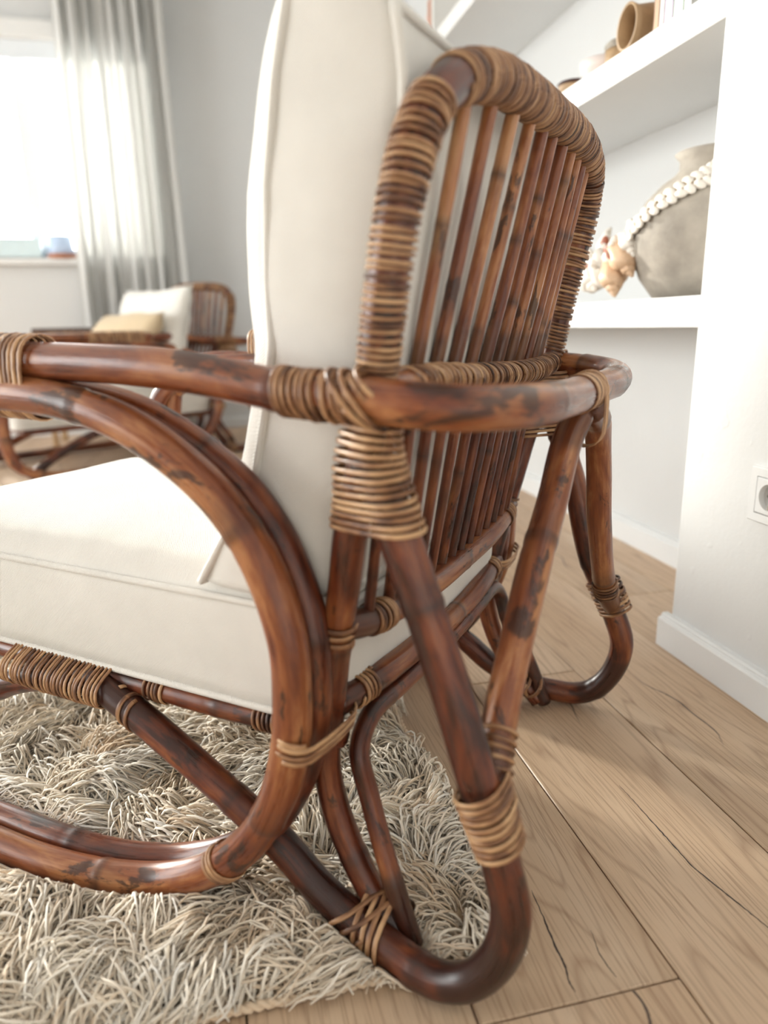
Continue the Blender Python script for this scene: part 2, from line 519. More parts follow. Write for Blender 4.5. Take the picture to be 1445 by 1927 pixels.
# roller blind cassette with a short drop at the top of the window
blind = tag(empty('roller_blind', ((WX0 + WX1) / 2, Y_WIN - .02, 2.06)), 'white roller blind rolled up at the top of the window', 'blind')
bl = Vector(blind.location)
box_obj('cassette', Vector((WX0 + .01, Y_WIN - .055, 2.095)) - bl, Vector((WX1 - .01, Y_WIN + .02, 2.19)) - bl, M['white'], blind, .012)
box_obj('blind_cloth', Vector((WX0 + .03, Y_WIN - .02, 2.03)) - bl, Vector((WX1 - .03, Y_WIN - .014, 2.10)) - bl, M['frame'], blind, .001)
box_obj('bottom_bar', Vector((WX0 + .03, Y_WIN - .024, 2.005)) - bl, Vector((WX1 - .03, Y_WIN - .010, 2.032)) - bl, M['frame'], blind, .004)

# sheer curtain hanging at the right side of the window
def curtain(name, x0, x1, y, z0, z1, folds, label):
    nx, nz = folds * 14, 26
    vs, fs = [], []
    for j in range(nz + 1):
        v = j / nz
        for i in range(nx + 1):
            u = i / nx
            ph = u * folds * 2 * math.pi
            gather = 1.0 - .10 * v
            x = x0 + (x1 - x0) * (.5 + (u - .5) * gather)
            amp = .035 + .012 * math.sin(u * 9.1)
            yy = y + amp * math.sin(ph + .5 * math.sin(3 * v + u * 5)) + .010 * math.sin(2.3 * ph + 2 * v)
            vs.append((x + .012 * math.sin(ph * 1.5 + v), yy, z0 + (z1 - z0) * v))
    for j in range(nz):
        for i in range(nx):
            a = j * (nx + 1) + i
            fs.append((a, a + 1, a + nx + 2, a + nx + 1))
    o = mesh_obj(name, vs, fs, M['sheer'])
    s = o.modifiers.new('thick', 'SOLIDIFY'); s.thickness = .0008
    return tag(o, label, 'curtain')
curtain('curtain', -0.72, -0.10, Y_WIN - .16, .02, 2.46, 9, 'white sheer curtain hanging in folds beside the bright window')
rod = tag(empty('curtain_rod', (-0.6, Y_WIN - .16, 2.49)), 'slim white curtain rod above the window', 'rod')
def rod_part(name, x0, x1, r):
    vs, fs = lathe([(0.0001, x0), (r, x0), (r, x1), (0.0001, x1)], 16)
    vs = [(z, x, y) for x, y, z in vs]
    return mesh_obj(name, vs, fs, M['white'], rod)
rod_part('pole', -1.2, .75, .011)
rod_part('finial', .75, .79, .02)
for bx in (-1.15, .66):
    box_obj('bracket', (bx - .012, .0, -.012), (bx + .012, .162, .012), M['white'], rod, .003)

# ------------------------------------------------------------------ floating shelves
def shelf(z0, z1, label):
    o = box_obj('wall_shelf', (X_PIL, Y_PIL - .002, z0), (X_NICHE + .002, 4.40, z1), M['white'], None, .0025)
    return tag(o, label, 'shelf')
shelf(.588, .641, 'thick white floating shelf carrying the clay pot with shells')
shelf(1.051, 1.102, 'thick white floating shelf carrying a lying wooden vase and books')
shelf(1.503, 1.555, 'highest white floating shelf with small ornaments and a rust-coloured book')

# ------------------------------------------------------------------ chair geometry
PHI = math.radians(39.78); CWID = .7666
A0 = .60
FV = Vector((-math.cos(PHI), math.sin(PHI), 0)); WV = Vector((math.sin(PHI), math.cos(PHI), 0))
BC = .008                                     # mirror plane of the chair
def mir(p): return (p[0], 2 * BC - p[1], p[2])
CH_LOC = FV * A0 + WV * CWID
CH_RZ = math.atan2(FV.y, FV.x)
def L(p): return np.array((p[0] - A0, -p[1], p[2]))      # (forward, across, up) -> chair local
def Lw(p): return np.array(FV * p[0] + WV * (CWID + p[1])) + np.array((0, 0, p[2]))

def smooth_path(pts, step=.006, closed=False):
    P = np.array(pts, float)
    n = len(P)
    if n == 2:
        m = max(2, int(np.linalg.norm(P[1] - P[0]) / step))
        t = np.linspace(0, 1, m + 1)[:, None]
        return P[0] + (P[1] - P[0]) * t
    Q = np.vstack([2 * P[0] - P[1], P, 2 * P[-1] - P[-2]])
    out = []
    for i in range(n - 1):
        p0, p1, p2, p3 = Q[i:i + 4]
        t0 = 0; t1 = t0 + np.linalg.norm(p1 - p0) ** .5; t2 = t1 + np.linalg.norm(p2 - p1) ** .5; t3 = t2 + np.linalg.norm(p3 - p2) ** .5
        m = 24
        for k in range(m):
            t = t1 + (t2 - t1) * k / m
            a1 = (t1 - t) / (t1 - t0) * p0 + (t - t0) / (t1 - t0) * p1
            a2 = (t2 - t) / (t2 - t1) * p1 + (t - t1) / (t2 - t1) * p2
            a3 = (t3 - t) / (t3 - t2) * p2 + (t - t2) / (t3 - t2) * p3
            b1 = (t2 - t) / (t2 - t0) * a1 + (t - t0) / (t2 - t0) * a2
            b2 = (t3 - t) / (t3 - t1) * a2 + (t - t1) / (t3 - t1) * a3
            out.append((t2 - t) / (t2 - t1) * b1 + (t - t1) / (t2 - t1) * b2)
    out.append(P[-1])
    out = np.array(out)
    # light smoothing, then even spacing
    for _ in range(6):
        out[1:-1] = .25 * out[:-2] + .5 * out[1:-1] + .25 * out[2:]
    s = np.concatenate([[0], np.cumsum(np.linalg.norm(np.diff(out, axis=0), axis=1))])
    m = max(3, int(s[-1] / step))
    ss = np.linspace(0, s[-1], m + 1)
    return np.stack([np.interp(ss, s, out[:, k]) for k in range(3)], 1)

def frames(P):
    T = np.gradient(P, axis=0); T /= np.linalg.norm(T, axis=1)[:, None]
    N = np.zeros_like(P)
    ref = np.eye(3)[np.argmin(np.abs(T[0]))]
    n = np.cross(T[0], ref); n /= np.linalg.norm(n); N[0] = n
    for i in range(1, len(P)):
        n = n - T[i] * (n @ T[i]); n /= np.linalg.norm(n); N[i] = n
    return T, N, np.cross(T, N)

def tube(name, P, r, parent, tone=.5, nodes=True, dark=(), seg=16, r_end=None, mat='cane', nodegap=(.17, .30), cap=True, rprof=None):
    P = np.asarray(P)
    T, N, B = frames(P)
    s = np.concatenate([[0], np.cumsum(np.linalg.norm(np.diff(P, axis=0), axis=1))])
    R = np.full(len(P), float(r)) if r_end is None else np.interp(s, [0, s[-1]], [r, r_end])
    if rprof is not None: R = np.interp(s / s[-1], rprof[0], rprof[1])
    R = R * (1 + .018 * np.sin(s * 37 + r * 900 + tone * 9))
    burn = np.zeros(len(P))
    if nodes:
        x = random.uniform(.04, .16)
        while x < s[-1] - .02:
            d = s - x
            R += R * .055 * np.exp(-(d / .0045) ** 2) - R * .03 * np.exp(-((d - .009) / .004) ** 2)
            burn = np.maximum(burn, .75 * np.exp(-(d / .006) ** 2))
            burn = np.maximum(burn, random.uniform(.1, .5) * np.exp(-((d + .012) / .016) ** 2))
            x += random.uniform(*nodegap)
    for a, b2, st in dark:
        lo, hi = a * s[-1], b2 * s[-1]
        e = .012
        burn = np.maximum(burn, st * np.clip((s - lo) / e + 1, 0, 1) * np.clip((hi - s) / e + 1, 0, 1))
    th = np.arange(seg) * 2 * math.pi / seg
    cs, sn = np.cos(th), np.sin(th)
    V = P[:, None, :] + R[:, None, None] * (N[:, None, :] * cs[None, :, None] + B[:, None, :] * sn[None, :, None])
    o3 = random.uniform(0, 9)
    C = np.stack([np.broadcast_to(r * cs + o3, (len(P), seg)), np.broadcast_to(r * sn + o3, (len(P), seg)), np.broadcast_to(s[:, None] + o3, (len(P), seg))], -1)
    n = len(P)
    fs = []
    for j in range(n - 1):
        for i in range(seg):
            k = (i + 1) % seg
            fs.append((j * seg + i, j * seg + k, (j + 1) * seg + k, (j + 1) * seg + i))
    V = V.reshape(-1, 3); C = C.reshape(-1, 3)
    bu = np.repeat(burn, seg)
    if cap:
        fs.append(tuple(range(seg))[::-1]); fs.append(tuple((n - 1) * seg + i for i in range(seg)))
    return mesh_obj(name, V, fs, M[mat], parent, True, {'cane': ('FLOAT_VECTOR', C), 'burn': ('FLOAT', bu), 'tone': ('FLOAT', np.full(len(V), tone))})

def wrap(name, P, f0, f1, r, pitch, parent, w=.0046, th=.0014, D=None, tilt=0.0, tone=.55, jit=.16, label=None, refD=None, rprof=None):
    """flat cane strip wound round the path P between fractions f0..f1; D = (half gap at start, half gap at end) vectors for two canes side by side"""
    w *= .88
    P = np.asarray(P)
    T, N, B = frames(P)
    s = np.concatenate([[0], np.cumsum(np.linalg.norm(np.diff(P, axis=0), axis=1))])
    s0, s1 = f0 * s[-1], f1 * s[-1]
    turns = max(1.5, abs(s1 - s0) / pitch)
    ns = 22
    m = int(turns * ns)
    tt = np.linspace(0, turns, m + 1)
    nt_ = int(turns) + 3
    joff = rng.normal(0, jit, nt_) * pitch
    roff = np.abs(rng.normal(0, .0005, nt_))
    woff = rng.uniform(.82, 1.1, nt_)
    toff = rng.normal(0, .09, nt_)
    ji = np.interp(tt, np.arange(nt_), joff); ri = np.interp(tt, np.arange(nt_), roff); wi = np.interp(tt, np.arange(nt_), woff); ti = np.interp(tt, np.arange(nt_), toff)
    ang = 2 * math.pi * tt
    sa = np.clip(s0 + (s1 - s0) * tt / turns + ji + tilt * np.cos(ang), 0, s[-1])
    def at(A): return np.stack([np.interp(sa, s, A[:, k]) for k in range(3)], 1)
    C = at(P); Tt = at(T); Tt /= np.linalg.norm(Tt, axis=1)[:, None]
    if D is not None:
        d0, d1 = np.array(D[0], float), np.array(D[1], float)
        fr = (tt / turns)[:, None]
        Dv = d0 * (1 - fr) + d1 * fr
        Dv = Dv - Tt * np.sum(Dv * Tt, 1)[:, None]
        h = np.linalg.norm(Dv, axis=1)
        e1 = Dv / np.maximum(h, 1e-6)[:, None]
    else:
        h = np.zeros(len(tt)); e1 = at(N); e1 -= Tt * np.sum(e1 * Tt, 1)[:, None]; e1 /= np.linalg.norm(e1, axis=1)[:, None]
    e2 = np.cross(Tt, e1)
    rr = (r if rprof is None else np.interp(sa / s[-1], rprof[0], rprof[1])) + th * .6 + ri
    rad = e1 * np.cos(ang)[:, None] + e2 * np.sin(ang)[:, None]
    C = C + rad * np.asarray(rr).reshape(-1, 1) + e1 * (h * np.tanh(3 * np.cos(ang)))[:, None]
    tan = np.gradient(C, axis=0); tan /= np.linalg.norm(tan, axis=1)[:, None]
    bn = np.cross(rad, tan); bn /= np.linalg.norm(bn, axis=1)[:, None]
    cross = [(-.5, -.4), (-.42, .35), (-.15, .6), (.15, .6), (.42, .35), (.5, -.4)]
    K = len(cross)
    V = np.stack([C + bn * (w * wi * a)[:, None] + rad * (th * b2) for a, b2 in cross], 1).reshape(-1, 3)
    ln = np.concatenate([[0], np.cumsum(np.linalg.norm(np.diff(C, axis=0), axis=1))])
    o3 = random.uniform(0, 5)
    co = np.stack([np.stack([np.full(len(tt), w * a + o3), np.floor(tt) * .013 + o3, ln], 1) for a, b2 in cross], 1).reshape(-1, 3)
    fs = []
    for j in range(len(tt) - 1):
        for i in range(K):
            k = (i + 1) % K
            fs.append((j * K + i, (j + 1) * K + i, (j + 1) * K + k, j * K + k))
    fs.append(tuple(range(K))); fs.append(tuple((len(tt) - 1) * K + i for i in range(K))[::-1])
    tone_v = np.repeat(np.clip(tone + ti, 0, 1), K)
    o = mesh_obj(name, V, fs, M['bind'], parent, True, {'cane': ('FLOAT_VECTOR', co), 'tone': ('FLOAT', tone_v)})
    if label: o['label'] = label
    return o

chair = tag(empty('rattan_armchair', CH_LOC, CH_RZ), 'dark brown rattan armchair with bound cane frame, seen from behind on the shaggy rug', 'armchair')
cane_world = []                                # cane centre lines close to the floor, for pressing the rug pile

def cane(name, pts, r, tone, dark=(), world=False, **kw):
    P = smooth_path([L(p) for p in pts])
    if world:
        W_ = smooth_path([Lw(p) for p in pts])
        cane_world.append((W_, r))
    tube(name, P, r, chair, tone, True, dark, **kw)
    return P

# --- back frame: one bent cane from the near foot over the back to the far foot
post_n = [(.250, -.250, .012), (.286, -.245, .052), (.322, -.240, .115), (.337, -.238, .176), (.329, -.240, .245), (.314, -.248, .323),
          (.300, -.255, .380), (.288, -.262, .432), (.270, -.266, .500), (.257, -.267, .566)]
top_u = [(.246, -.271, .625), (.235, -.269, .685), (.227, -.258, .728), (.223, -.245, .750), (.219, -.220, .770), (.216, -.182, .786), (.214, -.136, .797),
         (.213, -.083, .804), (.212, .023, .811), (.211, .111, .814), (.211, .185, .814), (.212, .245, .808), (.215, .287, .792), (.221, .306, .757), (.229, .307, .712), (.243, .300, .645), (.257, .295, .566)]
post_f = [mir(p) for p in post_n][::-1][1:]
bf = [*post_n, *top_u, *post_f]
Pbf = smooth_path([L(p) for p in bf])
sl = np.concatenate([[0], np.cumsum(np.linalg.norm(np.diff(Pbf, axis=0), axis=1))])
def frac(P, p):
    q = L(p); i = int(np.argmin(np.linalg.norm(P - q, axis=1)))
    s_ = np.concatenate([[0], np.cumsum(np.linalg.norm(np.diff(P, axis=0), axis=1))])
    return s_[i] / s_[-1]
cane_world.append((smooth_path([Lw(p) for p in post_n]), .0145))
f_an, f_gap0, f_gap1, f_af = frac(Pbf, (.259, -.267, .560)), frac(Pbf, (.222, -.240, .757)), frac(Pbf, (.218, -.212, .774)), frac(Pbf, (.259, .293, .560))
rp = ([0, f_an, f_gap0, f_gap1, f_gap1 + .05, frac(Pbf, (.211, .19, .814)), f_af, 1], [.0145, .0150, .0165, .0172, .0188, .0182, .0148, .0145])
tube('back_frame', Pbf, .0142, chair, .42, True, [(0, .02, .9)], rprof=(rp[0], [q - .0003 for q in rp[1]]))
wrap('binding', Pbf, f_an, f_gap0, .0146, .0056, chair, .0041, .0018, tone=.66, rprof=rp)
wrap('binding', Pbf, f_gap1, f_af, .0146, .0054, chair, .0043, .0018, tone=.50, jit=.24, tilt=.002, rprof=rp)

# --- mid rail at arm height, lower slat rail, bottom rail
mid = [(.256, -.258, .552), (.252, -.19, .553), (.250, -.112, .550), (.250, -.016, .545), (.250, .107, .541), (.251, .20, .541), (.256, .285, .546)]
Pm = cane('mid_rail', mid, .0125, .80)
wrap('binding', Pm, .10, .97, .0125, .0078, chair, .0068, .0012, tone=.66, tilt=.004, jit=.25)
wrap('binding', Pm, .03, .30, .0134, .019, chair, .0040, .0016, tone=.75, tilt=.009, jit=.3)
wrap('binding', Pm, .34, .97, .0134, .0125, chair, .0030, .0016, tone=.40, tilt=.006, jit=.3)
slr = [(.308, -.250, .336), (.302, -.205, .327), (.299, -.105, .317), (.299, .024, .314), (.299, .147, .318), (.303, .222, .325), (.311, .266, .334)]
Ps = cane('slat_rail', slr, .0145, .62, [(0, .12, .8), (.9, 1, .7)])
btr = [(.326, -.238, .247), (.316, -.155, .243), (.315, -.05, .236), (.315, .065, .231), (.315, .149, .236), (.326, .254, .243)]
Pb = cane('bottom_rail', btr, .0145, .60, [(0, .13, .8), (.9, 1, .7)])
for P, a, b2 in ((Ps, .085, .155), (Ps, .90, .955), (Pb, .06, .12), (Pb, .90, .955)):
    wrap('binding', P, a, b2, .0145, .0062, chair, .0050, .0020, tone=.55)
for sgn in (0, 1):
    q0, q1 = (.318, -.247, .318), (.309, -.251, .346)
    if sgn: q0, q1 = mir(q0), mir(q1)
    a, b2 = sorted((frac(Pbf, q0), frac(Pbf, q1)))
    wrap('binding', Pbf, a, b2, .0145, .0072, chair, .0060, .0021, tone=.72)

# --- slats
mid_b = [-.195, -.148, -.102, -.056, -.010, .036, .081, .122, .158, .190, .217]
top_b = [-.179, -.121, -.062, -.008, .038, .078, .123, .167, .203, .232, .256]
def bp(b, z, off=0.0): return (.3615 - .185 * z + off, b, z)
for mb, tb in zip(mid_b, top_b):
    zt = .790 + .012 * min(1, (tb + .18) / .2)
    pts = [bp(mb + random.uniform(-.002, .002), .545), bp((mb + tb) / 2, .66, random.uniform(-.001, .001)), bp(tb, zt)]
    tube('slat', smooth_path([L(p) for p in pts], .008), random.uniform(.0062, .0072), chair, random.uniform(.58, .86), True, [(0, .16, .6)], seg=10, nodegap=(.09, .17))
low_t = [-.232, -.191, -.148, -.107, -.066, -.025, .014, .045, .076, .108, .136, .164, .188, .210]
low_b = [-.212, -.168, -.131, -.094, -.058, -.026, .006, .034, .064, .096, .128, .158, .188, .217]
for tb, mb in zip(low_t, low_b):
    pts = [bp(mb, .318 + .012 * abs(mb) / .2), bp((mb + tb) / 2, .43), bp(tb, .552)]
    tube('slat', smooth_path([L(p) for p in pts], .008), random.uniform(.0055, .0065), chair, random.uniform(.30, .62), True, [(.93, 1, .5), (0, .06, .5)], seg=10, nodegap=(.08, .16))

# --- arm hoop: both arms and the loop round the back are one cane
arm_n = [(1.02, -.300, .470), (1.0, -.299, .535), (.93, -.297, .572), (.80, -.294, .576), (.70, -.292, .575), (.592, -.291, .573), (.459, -.290, .568), (.395, -.290, .561), (.326, -.290, .551), (.250, -.290, .546)]
hoop_mid = [(.185, -.287, .542), (.163, -.255, .540), (.149, -.200, .537), (.145, -.10, .533), (.147, 0, .531), (.141, .10, .531), (.148, .19, .533), (.172, .257, .535), (.21, .295, .538), (.262, .306, .542)]
arm_f = [(p[0], 2 * BC - p[1], p[2] - .034 * min(1, max(0, (p[0] - .30) / .15))) for p in arm_n][::-1][1:]
Pa = cane('arm_rail', [*arm_n, *hoop_mid, *arm_f], .0178, .66, seg=20)
fa = lambda p: frac(Pa, p)
wrap('binding', Pa, fa((.335, -.29, .552)), fa((.258, -.29, .546)), .0180, .0062, chair, .0050, .0019, tone=.50, tilt=.003, jit=.3)
wrap('binding', Pa, fa((.272, -.29, .547)), fa((.250, -.29, .546)), .0200, .011, chair, .0055, .0020, tone=.62, tilt=.017)
wrap('binding', Pa, fa((.272, .306, .547)), fa((.250, .306, .546)), .0190, .008, chair, .0050, .0020, tone=.45, tilt=.012)
wrap('binding', Pa, fa((.146, -.058, .532)), fa((.147, .008, .531)), .0180, .0026, chair, .0024, .0012, tone=.72, jit=.06)
# lashing of back post to arm
dpa = L((.257, -.279, .549))
Xl = np.array([L((.29, -.277, .52)), L((.22, -.277, .58))])
wrap('binding', smooth_path(Xl), .35, .65, .019, .0085, chair, .0055, .0020, D=((0, .011, 0), (0, .011, 0)), tone=.55)

# --- rear leg loops with diagonal brace up to the seat rail and down to the front
loop_n = [(.262, -.276, .500), (.238, -.281, .452), (.215, -.283, .393), (.192, -.283, .329), (.171, -.283, .262), (.156, -.283, .212), (.142, -.283, .166),
          (.133, -.283, .120), (.142, -.283, .074), (.168, -.283, .035), (.198, -.282, .020), (.234, -.277, .020), (.270, -.270, .026), (.336, -.264, .053), (.375, -.262, .082),
          (.414, -.260, .105), (.507, -.255, .150), (.600, -.250, .190), (.645, -.247, .203), (.690, -.246, .200), (.779, -.247, .178), (.86, -.252, .140), (.96, -.262, .080), (1.02, -.268, .026)]
struts_top = {}
for sgn in (0, 1):
    pts = loop_n if not sgn else [(.262, .290, .500), (.247, .297, .452), (.228, .299, .400), (.214, .299, .357), (.202, .299, .303), (.186, .299, .245), (.165, .299, .203), (.146, .299, .162)] + [mir(p) for p in loop_n[7:]]
    Pl = cane('rear_leg_loop', pts, .0172, .26 if not sgn else .40, [(.30, .36, .85), (.40, .47, .5), (.0, .035, .8)], True, seg=20)
    m_ = (lambda p: p) if not sgn else mir
    # inverted V strut from the middle of the arm hoop to the leg loop
    if not sgn: st = [(.152, -.018, .508), (.158, -.040, .482), (.159, -.090, .428), (.160, -.137, .387), (.161, -.183, .336), (.161, -.222, .292), (.161, -.250, .248), (.158, -.268, .212), (.150, -.2795, .186)]
    else: st = [(.150, .036, .508), (.150, .080, .490), (.153, .110, .462), (.153, .130, .412), (.153, .142, .368), (.153, .163, .330), (.154, .212, .262), (.153, .255, .212), (.147, .288, .180)]
    Pst = cane('back_strut', st, .0155, .66, [(0, .1, .5), (.82, 1, .6)], seg=18)
    # binding of strut and leg
    fl0, fl1 = frac(Pl, m_((.165 + .01 * sgn, -.283, .238 - .015 * sgn))), frac(Pl, m_((.146, -.283, .178 - .005 * sgn)))
    dv = L((0, .008, 0)) - L((0, 0, 0)) if not sgn else L((-.0085, -.0075, 0)) - L((0, 0, 0))
    off = Pl + dv * .8
    wrap('binding', off, fl0, fl1, .0185, .0062, chair, .0054, .0022, D=(dv * (1.5 - .5 * sgn), dv * (.4 + .4 * sgn)), tone=.74 if not sgn else .55)
    fs0 = frac(Pst, m_((.161, -.240, .262)))
    wrap('binding', Pst, fs0, fs0 + .09, .0158, .0075, chair, .0045, .0018, tone=.45, tilt=.006)
    # binding of post and leg under the arm
    cen = [m_(p) for p in [(.257, -.270, .545), (.262, -.274, .500), (.259, -.273, .462), (.257, -.273, .436)]]
    Pc = smooth_path([L(p) for p in cen])
    d0 = L(m_((.005, .006, 0))) - L(m_((0, 0, 0))); d1 = L(m_((.029, .012, 0))) - L(m_((0, 0, 0)))
    wrap('binding', Pc, .06, .97, .0182, .0062, chair, .0052, .0021, D=(d0, d1), tone=.80, jit=.1)
    # foot lashing
    f0, f1 = frac(Pl, m_((.300, -.266, .036))), frac(Pl, m_((.258, -.273, .024)))
    du = L(m_((.0, .012, .006))) - L(m_((0, 0, 0)))
    wrap('binding', Pl + du, f0, f1, .0180, .0105, chair, .0060, .0020, D=(du, du), tilt=.014, tone=.62)
    wrap('binding', Pl + du, f0, f1, .0190, .016, chair, .0060, .0020, D=(du, du), tilt=-.016, tone=.30)
    # arch cane foot and wrapped seat rail
    sr = [m_(p) for p in [(.320, -.232, .212), (.45, -.232, .207), (.60, -.232, .2075), (.75, -.232, .2075), (.90, -.232, .2075), (1.0, -.231, .2075)]]
    Pr = cane('seat_rail', sr, .0125, .35)
    g0, g1 = frac(Pr, m_((.618, -.232, .2075))), frac(Pr, m_((.792, -.232, .2075)))
    dd = L(m_((0, -.0085, -.0040))) - L(m_((0, 0, 0)))
    wrap('binding', Pr + dd, g0, g1, .0180, .0060, chair, .0046, .0018, D=(dd * 1.25, dd * 1.25), tone=.60)
    wrap('binding', Pr, frac(Pr, m_((.54, -.232, .207))), frac(Pr, m_((.575, -.232, .207))), .0126, .0058, chair, .0044, .0017, tone=.45)
    wrap('binding', Pr, frac(Pr, m_((.385, -.232, .207))), frac(Pr, m_((.42, -.232, .207))), .0126, .0058, chair, .0044, .0017, tone=.40)
    wrap('binding', Pl, frac(Pl, m_((.595, -.25, .188))), frac(Pl, m_((.575, -.251, .179))), .0172, .012, chair, .0060, .0017, tilt=.008, tone=.65)
    # side loops: two canes side by side, from under the arm round the back to the floor and forward
    side_o = [(.93, -.302, .536), (.80, -.302, .541), (.70, -.302, .543), (.584, -.302, .539), (.486, -.302, .516), (.401, -.302, .466), (.355, -.302, .411), (.331, -.302, .342), (.329, -.302, .292), (.334, -.302, .237),
              (.353, -.302, .176), (.388, -.303, .117), (.442, -.304, .066), (.505, -.310, .035), (.570, -.328, .028), (.640, -.340, .028), (.725, -.345, .028), (.85, -.345, .028), (.97, -.337, .035), (1.06, -.325, .085), (1.085, -.314, .20), (1.07, -.306, .36), (1.02, -.302, .47), (.97, -.302, .515)]
    so = [m_(p) for p in side_o]
    si = [m_((p[0] - .002, p[1] + .0345, p[2])) for p in side_o]
    Po = cane('side_loop', so, .0178, .68, [(.10, .125, .6)], True, seg=20)
    Pi = cane('side_loop', si, .0165, .40, [], True, seg=18)
    # arm front binding
    q0, q1 = frac(Po, m_((.80, -.302, .541))), frac(Po, m_((.604, -.302, .540)))
    dz = np.array((0, 0, .016)); dy = L(m_((0, .010, 0))) - L(m_((0, 0, 0)))
    wrap('binding', Po + dz + dy, q0, q1, .0215, .0062, chair, .0056, .0021, D=(dz * 1.1, dz * 1.1), tone=.66)
    # base binding on the outer cane
    q0 = frac(Po, m_((.415, -.303, .090))); wrap('binding', Po, q0, q0 + .009, .0179, .0065, chair, .0055, .0018, tone=.58, tilt=.004)
    # strap tying the side loops to the post
    cs = [m_(p) for p in [(.330, -.270, .222), (.322, -.270, .262)]]
    Dst = L(m_((.004, -.029, -.012))) - L(m_((0, 0, 0)))
    wrap('binding', smooth_path([L(p) for p in cs]), .25, .75, .0205, .0065, chair, .0058, .0020, D=(Dst, Dst), tone=.68, jit=.08)
# strap hanging from the hoop between the two struts
cs = [(.147, -.006, .515), (.147, .006, .515)]
wrap('binding', smooth_path([L(p) for p in [(.147, -.012, .512), (.147, .014, .512)]], .004), .12, .88, .0185, .0026, chair, .0024, .0011, D=((0, 0, .020), (0, 0, .020)), tone=.75, jit=.05)
# arch cane below the bottom rail with a foot at each end
arch = [(.240, -.248, .010), (.268, -.242, .085), (.296, -.226, .145), (.309, -.221, .192), (.311, -.195, .214), (.310, -.12, .215), (.310, .008, .209)]
arch = arch + [mir(p) for p in arch[::-1][1:]]
cane('arch_cane', arch, .0105, .42, [(0, .08, .8), (.92, 1, .8)], True)
# front and under-seat rails
for aa, zz in ((1.0, .2075), (.66, .190)):
    cane('cross_rail', [(aa, -.235, zz), (aa, .0, zz), (aa, .25, zz)], .0115, .35)

# ------------------------------------------------------------------ cushions
def cushion(name, S1, S2, mat, parent, nu=30, nv=30, bulge=.008, ns=7, pipe=.0042, pipe_tone=None, loc=(0, 0, 0), rz=0, loc_fn=L, wr=.0016):
    """S1(u,v), S2(u,v): the two faces over [-1,1]^2, closed by a bulging band along the edge; piping at both edges"""
    bm = bmesh.new()
    us = np.linspace(-1, 1, nu + 1); vv = np.linspace(-1, 1, nv + 1)
    def patch(f, flip):
        g = [[bm.verts.new(loc_fn(f(u, v))) for u in us] for v in vv]
        for j in range(nv):
            for i in range(nu):
                q = [g[j][i], g[j][i + 1], g[j + 1][i + 1], g[j + 1][i]]
                bm.faces.new(q[::-1] if flip else q)
    patch(S1, False); patch(S2, True)
    ring = [(u, -1) for u in us[:-1]] + [(1, v) for v in vv[:-1]] + [(u, 1) for u in us[::-1][:-1]] + [(-1, v) for v in vv[::-1][:-1]]
    cen = .5 * (np.array(S1(0, 0)) + np.array(S2(0, 0)))
    rows = []
    for u, v in ring:
        a = np.array(S1(u, v)); b = np.array(S2(u, v))
        mid_ = .5 * (a + b); cc = .5 * (np.array(S1(u * .8, v * .8)) + np.array(S2(u * .8, v * .8)))
        ax = (a - b) / max(1e-6, np.linalg.norm(a - b))
        out = mid_ - cc; out = out - ax * (out @ ax); out /= max(1e-6, np.linalg.norm(out))
        rows.append([bm.verts.new(loc_fn(a + (b - a) * t + out * bulge * math.sin(math.pi * t))) for t in np.linspace(0, 1, ns)])
    n = len(rows)
    for k in range(n):
        for t in range(ns - 1):
            bm.faces.new((rows[k][t], rows[(k + 1) % n][t], rows[(k + 1) % n][t + 1], rows[k][t + 1]))
    bmesh.ops.remove_doubles(bm, verts=bm.verts[:], dist=1e-5)
    bmesh.ops.recalc_face_normals(bm, faces=bm.faces[:])
    bm.normal_update()
    for v in bm.verts:                                   # soft creases in the cloth
        d = noise.noise(Vector((v.co.x * 7, v.co.y * 7, v.co.z * 11))) * wr * 1.6 + noise.noise(v.co * 24) * wr * .5
        v.co += v.normal * d
    me = bpy.data.meshes.new(name); bm.to_mesh(me); bm.free()
    me.materials.append(mat)
    me.polygons.foreach_set('use_smooth', [True] * len(me.polygons))
    o = link(bpy.data.objects.new(name, me), parent)
    for S in (S1, S2):
        P = np.array([loc_fn(S(u, v)) for u, v in ring])
        P = np.vstack([P, P[:2]])
        T, N, B = frames(P)
        th_ = np.arange(8) * math.pi / 4
        V = (P[:, None] + pipe * (N[:, None] * np.cos(th_)[None, :, None] + B[:, None] * np.sin(th_)[None, :, None])).reshape(-1, 3)
        fs = [(j * 8 + i, j * 8 + (i + 1) % 8, (j + 1) * 8 + (i + 1) % 8, (j + 1) * 8 + i) for j in range(len(P) - 1) for i in range(8)]
        mesh_obj('piping', V, fs, mat, o)
    return o

# seat cushion: forward a .322..1.035, across +-.25, top edge z .340, bottom edge z .228
def rr(u, v, hx, hy, rad):
    # map the square to a rounded rectangle
    k = min(1, max(abs(u), abs(v)))
    x, y = u * hx, v * hy
    cx, cy = hx - rad, hy - rad
    if abs(x) > cx and abs(y) > cy:
        dx, dy = (abs(x) - cx) / rad, (abs(y) - cy) / rad
        m = max(dx, dy); l = math.hypot(dx, dy)
        if l > 0:
            s_ = m / l
            x = math.copysign(cx + dx * s_ * rad, x); y = math.copysign(cy + dy * s_ * rad, y)
    return x, y
SCA = (.322 + 1.035) / 2; SHA = (1.035 - .322) / 2
def seat_top(u, v):
    x, y = rr(u, v, SHA, .252, .045)
    c = (max(0, 1 - abs(u) ** 7) * max(0, 1 - abs(v) ** 5)) ** .55
    return (SCA + x, BC + y, .340 + .047 * c)
def seat_bot(u, v):
    x, y = rr(u, v, SHA - .004, .247, .045)
    return (SCA + x, BC + y, .2235)
